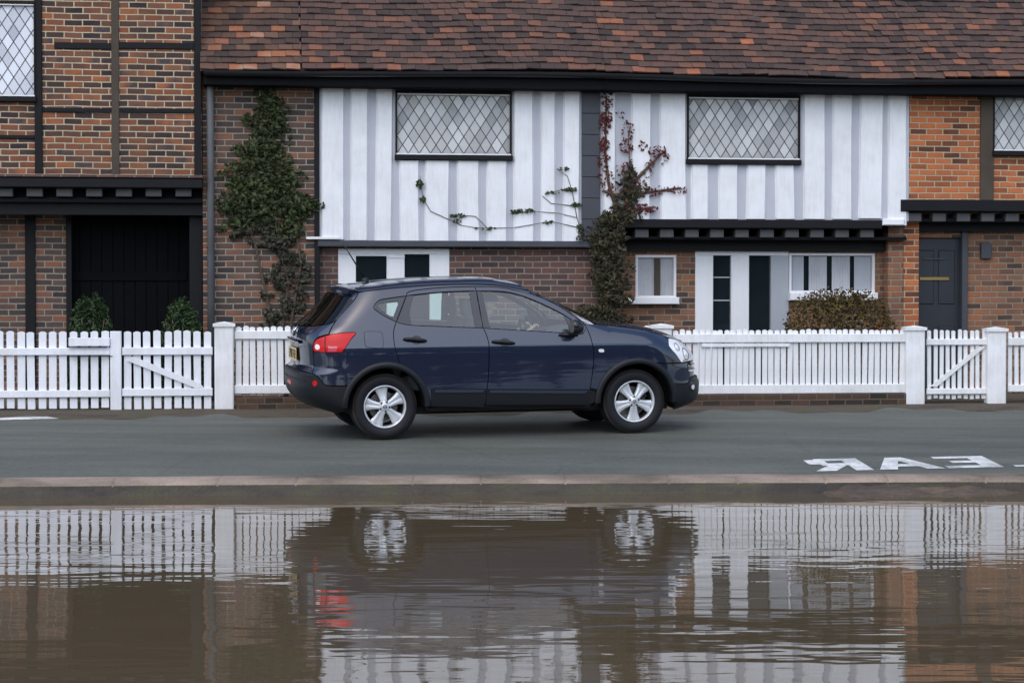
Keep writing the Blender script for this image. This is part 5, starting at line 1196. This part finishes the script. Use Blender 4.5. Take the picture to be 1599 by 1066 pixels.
fp = MB().box(-.30, 3.05, -.60, .60, .235, .30); fp.box(-.58, -.30, -.5, .5, .30, .42); fp.box(.45, 2.15, -.80, .80, .282, .335)
part('floor_pan', fp, M_['inner'], car)
fp = MB().tube([(-.3,.25,.25),(.2,.3,.235),(.5,.1,.205),(.75,.0,.225),(1.9,.0,.24)], .03, 8); fp.tube([(-.60,.42,.31),(-.2,.42,.28)], [.04,.07], 10); fp.lathe([(.0,.78),(.07,.77),(.07,-.77),(0,-.78)], 12, 'y', (.008,0,.30))
part('exhaust', fp, M_['alloy_dark'], car, True)
# wheels
def wheel(cx, cz, sgn, spin):
    w = link(None, 'wheel', car); w.location = (cx, 0, cz)
    yo = .80
    def Y(r, h): return (r, -(h) if sgn < 0 else h)
    prof = [(.214,yo-.012),(.222,yo-.004),(.245,yo+.006),(.275,yo+.010),(.300,yo+.004),(.318,yo-.010),(.330,yo-.028),(.3345,yo-.05)]
    for k in range(4):
        yk = yo-.055-k*.038; prof += [(.335,yk),(.335,yk-.026),(.3275,yk-.029),(.3275,yk-.036)]
    prof += [(.3345,yo-.205),(.325,yo-.225),(.30,yo-.235),(.25,yo-.23),(.21,yo-.215)]
    ty = MB().lathe([Y(r,h) for r,h in prof], 72); part('tyre', ty, M_['tyre'], w, True)
    rim = MB().lathe([Y(r,h) for r,h in [(.2165,yo-.016),(.2175,yo-.004),(.213,yo+.001),(.205,yo-.001),(.201,yo-.010),(.198,yo-.026),(.194,yo-.034),(.190,yo-.06)]], 72); r_ = part('rim', rim, M_['alloy'], w, True)
    br = MB().lathe([Y(r,h) for r,h in [(.192,yo-.03),(.187,yo-.09),(.183,yo-.21)]], 48); part('barrel', br, M_['alloy_dark'], r_, True)
    dk = MB().lathe([Y(r,h) for r,h in [(.0,yo-.105),(.075,yo-.105),(.078,yo-.115),(.148,yo-.115),(.148,yo-.135),(.0,yo-.14)]], 40); part('brake_disc', dk, M_['disc'], w); sharp(w.children[-1], 30)
    cal = MB(); 
    for a in np.linspace(.3, 1.0, 6): pass
    P_ = [[((r)*math.cos(a), sgn*(yo-h), r*math.sin(a)) for r, h in ((.10,.14),(.10,.085),(.165,.085),(.165,.14))] for a in np.linspace(.25,.95,8)]
    part('brake_caliper', cal.grid(P_), M_['alloy_dark'], w)
    sk = MB()
    for k in range(5):
        a0 = spin+k*2*math.pi/5; rows = []
        for r, hw, h in ((.040,.030,.016),(.062,.035,.017),(.085,.038,.022),(.12,.046,.028),(.155,.058,.030),(.180,.068,.030),(.1985,.080,.030)):
            row = []
            for t, dh in ((-1.0,.034),(-1.0,.012),(-.80,.003),(-.42,.0),(-.15,.004),(0,.0055),(.15,.004),(.42,.0),(.80,.003),(1.0,.012),(1.0,.034)):
                x, z = r, t*hw; ca, sa = math.cos(a0), math.sin(a0); row.append((x*ca-z*sa, sgn*(yo-h-dh), x*sa+z*ca))
            rows.append(row)
        sk.grid(rows if sgn > 0 else [q[::-1] for q in rows])
    sp2 = part('spokes', sk, M_['alloy'], w); sharp(sp2, 50)
    hub = MB().lathe([Y(r,h) for r,h in [(.0,yo-.014),(.030,yo-.014),(.034,yo-.017),(.060,yo-.019),(.064,yo-.024),(.064,yo-.06)]], 40); part('hub', hub, M_['alloy'], w, True); sharp(w.children[-1], 35)
    nuts = MB(); 
    for k in range(5):
        a0 = spin+(k+.5)*2*math.pi/5; c = (.049*math.cos(a0), 0, .049*math.sin(a0))
        nu = MB().lathe([Y(r,h) for r,h in [(.0,yo-.0150),(.0105,yo-.0150),(.0105,yo-.022)]], 12, 'y', c); part('wheel_nut', nu, M_['alloy_dark'], w)
    cp = MB().lathe([Y(r,h) for r,h in [(.0,yo-.008),(.020,yo-.008),(.026,yo-.010),(.028,yo-.016)]], 32); cc = part('centre_cap', cp, M_['alloy'], w, True)
    lg = MB().lathe([Y(r,h) for r,h in [(.0145,yo-.0072),(.0195,yo-.0072),(.0195,yo-.009),(.0145,yo-.009)]], 28, close=True); lg.box(-.021,.021, sgn*(yo-.0068)-.0006, sgn*(yo-.0068)+.0006, -.0038,.0038)
    part('cap_emblem', lg, M_['gloss_black'], cc)
    return w
wheel(RW[0], .335, -1, rad(100)); wheel(FW[0], .335, -1, rad(54)); wheel(RW[0], .335, 1, .3); wheel(FW[0], .335, 1, .9)
# cabin
def cushion(mb, rows): mb.grid(rows)
def rbox(x0,x1,y0,y1,z0,z1, r=.04, lean=0.0):               # soft-edged block, leaned along x with height
    mb = MB(); rows = []
    for zf, k in ((0,.6),(.08,.95),(.25,1),(.75,1),(.92,.93),(1,.55)):
        z = z0+(z1-z0)*zf; row = []
        for a in np.linspace(0, 2*math.pi, 25):
            c, s_ = math.cos(a), math.sin(a); q = (abs(c)**4+abs(s_)**4)**-.25
            row.append(((x0+x1)/2+(x1-x0)/2*q*c*k+lean*zf, (y0+y1)/2+(y1-y0)/2*q*s_*(.85+.15*k), z))
        rows.append(row)
    mb.grid(rows); mb.add(rows[-1][:-1], [tuple(range(24))]); mb.add(rows[0][:-1], [tuple(range(23,-1,-1))]); return mb
for y in (-.37, .37):
    st_ = part('front_seat', rbox(1.08,1.22,y-.24,y+.24,.62,1.19,lean=-.17), M_['seat'], car, True)
    part('cushion', rbox(1.08,1.62,y-.25,y+.25,.47,.66), M_['seat'], st_, True)
    part('head_restraint', rbox(.90,1.00,y-.13,y+.13,1.21,1.40,lean=-.03), M_['seat'], st_, True)
rs = part('rear_seat', rbox(.10,.26,-.62,.62,.62,1.10,lean=-.14), M_['seat'], car, True)
part('cushion', rbox(.2,.72,-.62,.62,.47,.64), M_['seat'], rs, True)
for y in (-.38,.38): part('head_restraint', rbox(.0,.09,y-.12,y+.12,1.10,1.26,lean=-.02), M_['seat'], rs, True)
rows = [[(x, y, z) for x, z in ((1.72,.55),(1.70,.88),(1.76,.985),(1.95,1.02),(2.38,1.085))] for y in np.linspace(-.72,.72,9)]
part('dashboard', MB().grid(rows), M_['dash'], car, True)
ring = []; c0 = np.array([1.60,-.37,1.0]); ax = np.array([math.cos(rad(24)),0,math.sin(rad(24))]); e1 = np.array([0,1,0]); e2 = np.cross(ax, e1)
for a in np.linspace(0, 2*math.pi, 37): ring.append(tuple(c0+.185*(e1*math.cos(a)+e2*math.sin(a))))
sw = MB().tube(ring, .015, 8, False); 
for a in (0, math.pi, -math.pi/2): sw.tube([tuple(c0+ax*.03), tuple(c0+.18*(e1*math.cos(a)+e2*math.sin(a)))], [.03,.014], 8)
sw.tube([tuple(c0+ax*.03), tuple(c0+ax*.2)], .03, 8)
part('steering_wheel', sw, M_['dash'], car, True)

# ------------------------------------------------------------------ the driver
def skin(name, nodes, edges, parent, mat, sub=2, root=0):
    me = bpy.data.meshes.new(name); me.from_pydata([n[:3] for n in nodes], edges, []); o = bpy.data.objects.new(name+'_tmp', me); COL.objects.link(o)
    md = o.modifiers.new('s', 'SKIN'); md.use_smooth_shade = True
    lay = me.skin_vertices[0].data
    for i, n in enumerate(nodes): lay[i].radius = (n[3], n[4] if len(n) > 4 else n[3]); lay[i].use_root = (i == root)
    sb = o.modifiers.new('b', 'SUBSURF'); sb.levels = sb.render_levels = sub
    dg = bpy.context.evaluated_depsgraph_get(); m2 = bpy.data.meshes.new_from_object(o.evaluated_get(dg)); m2.name = name
    bpy.data.objects.remove(o); m2.materials.clear(); m2.materials.append(mat); m2.shade_smooth()
    return link(m2, name, parent)
M_['skin'] = plain('skin', (.72,.48,.38), .5, var=.08, scale=14)
M_['jacket'] = plain('grey_jacket', (.10,.11,.12), .9, var=.2, scale=20)
M_['trousers'] = plain('dark_trousers', (.02,.022,.03), .9)
M_['cap'] = plain('dark_cap', (.035,.04,.05), .9)
Y0 = -.37
dv = thing('person', 'driver in dark cap and grey jacket, hands on the steering wheel, behind the front window', 'person', (1.12, Y0, .66), frame=CAR)
bx0, by0, bz0 = BASE[dv]
def rel(n): return [(p[0]-bx0, p[1]-by0, p[2]-bz0, *p[3:]) for p in n]
hx = 1.20
nodes = [(1.12,Y0,.70,.145,.15),(1.10,Y0,.86,.13,.15),(1.07,Y0,1.02,.12,.16),(1.08,Y0,1.12,.07,.09),(1.11,Y0,1.19,.052),(hx-.03,Y0,1.265,.075,.072),(hx-.035,Y0,1.345,.095,.078),(hx-.035,Y0,1.41,.075,.066)]
edges = [(i,i+1) for i in range(7)]
nodes += [(hx+.052,Y0,1.285,.030,.045),(hx+.078,Y0,1.318,.014)]; edges += [(5,8),(6,9)]
for sg in (-1, 1):
    b = len(nodes); nodes += [(1.08,Y0+sg*.15,1.07,.062),(1.16,Y0+sg*.225,.92,.050),(1.30,Y0+sg*.235,.845,.042),(1.45,Y0+sg*.205,.96,.034),(1.545,Y0+sg*.185,1.055,.026),(1.585,Y0+sg*.185,1.088,.030,.022),(1.62,Y0+sg*.185,1.112,.026,.018)]
    edges += [(2,b)]+[(b+k,b+k+1) for k in range(6)]
    for k, (dy, L) in enumerate(((-.027,.85),(-.010,1.0),(.008,.95),(.024,.75))):
        c = len(nodes); q = (1.628, Y0+sg*.185+dy, 1.120); nodes += [(q[0]+.012,q[1],q[2]+.014*L,.0095),(q[0]+.03*L,q[1],q[2]+.006,.009),(q[0]+.034*L,q[1],q[2]-.022*L,.008)]; edges += [(b+6,c),(c,c+1),(c+1,c+2)]
    c = len(nodes); nodes += [(1.592,Y0+sg*.155,1.108,.011),(1.598,Y0+sg*.135,1.128,.009)]; edges += [(b+5,c),(c,c+1)]
    b = len(nodes); nodes += [(1.20,Y0+sg*.10,.69,.095),(1.58,Y0+sg*.13,.76,.068),(1.72,Y0+sg*.12,.56,.055),(1.82,Y0+sg*.12,.40,.042),(1.90,Y0+sg*.12,.37,.038)]; edges += [(0,b)]+[(b+k,b+k+1) for k in range(4)]
bd_ = skin('body', rel(nodes), edges, dv, M_['skin'])
nodes = [(1.12,Y0,.72,.165,.17),(1.10,Y0,.88,.15,.17),(1.07,Y0,1.03,.14,.18),(1.085,Y0,1.115,.085,.105)]; edges = [(0,1),(1,2),(2,3)]
for sg in (-1,1):
    b = len(nodes); nodes += [(1.08,Y0+sg*.155,1.075,.078),(1.16,Y0+sg*.228,.92,.064),(1.30,Y0+sg*.238,.845,.056),(1.45,Y0+sg*.207,.96,.046),(1.53,Y0+sg*.19,1.04,.038)]; edges += [(2,b)]+[(b+k,b+k+1) for k in range(4)]
skin('jacket', rel(nodes), edges, dv, M_['jacket'])
nodes = [(1.12,Y0,.68,.155,.16)]; edges = []
for sg in (-1,1):
    b = len(nodes); nodes += [(1.22,Y0+sg*.10,.69,.11),(1.58,Y0+sg*.13,.76,.08),(1.72,Y0+sg*.12,.56,.067),(1.80,Y0+sg*.12,.43,.055)]; edges += [(0,b)]+[(b+k,b+k+1) for k in range(3)]
skin('trousers', rel(nodes), edges, dv, M_['trousers'])
cpz = 1.372; rows = []
for i in range(9):
    t = i/8*math.pi/2; rows.append([(hx-.035+.118*math.cos(t)*math.cos(a), Y0+.098*math.cos(t)*math.sin(a), cpz+.085*math.sin(t)) for a in np.linspace(0,2*math.pi,29)])
m = MB().grid(rows)
m.grid([[(hx+.06+.115*f*math.cos(a), Y0+.088*math.sin(a), cpz+.006-.018*f*math.cos(a)) for a in np.linspace(-math.pi/2,math.pi/2,15)] for f in (.1,.6,1.0)])
m.grid([[(hx+.06+.115*f*math.cos(a), Y0+.088*math.sin(a), cpz-.002-.018*f*math.cos(a)) for a in np.linspace(-math.pi/2,math.pi/2,15)] for f in (.1,.6,1.0)])
part('cap', m, M_['cap'], dv, True)
for sg in (-1,1):
    e_ = MB(); rows = [[(hx+.058+.007*math.cos(t)*math.cos(a), Y0+sg*.032+.011*math.sin(a)*math.cos(t), 1.338+.007*math.sin(t)) for a in np.linspace(0,2*math.pi,13)] for t in np.linspace(-1.5,1.5,7)]
    part('eye', e_.grid(rows), M_['plate_black'], dv, True)
    e_ = MB(); rows = [[(hx-.04+.022*math.cos(t)*math.cos(a), Y0+sg*.082+.012*math.sin(a)*math.cos(t), 1.318+.034*math.sin(t)) for a in np.linspace(0,2*math.pi,13)] for t in np.linspace(-1.5,1.5,7)]
    part('ear', e_.grid(rows), M_['skin'], dv, True)
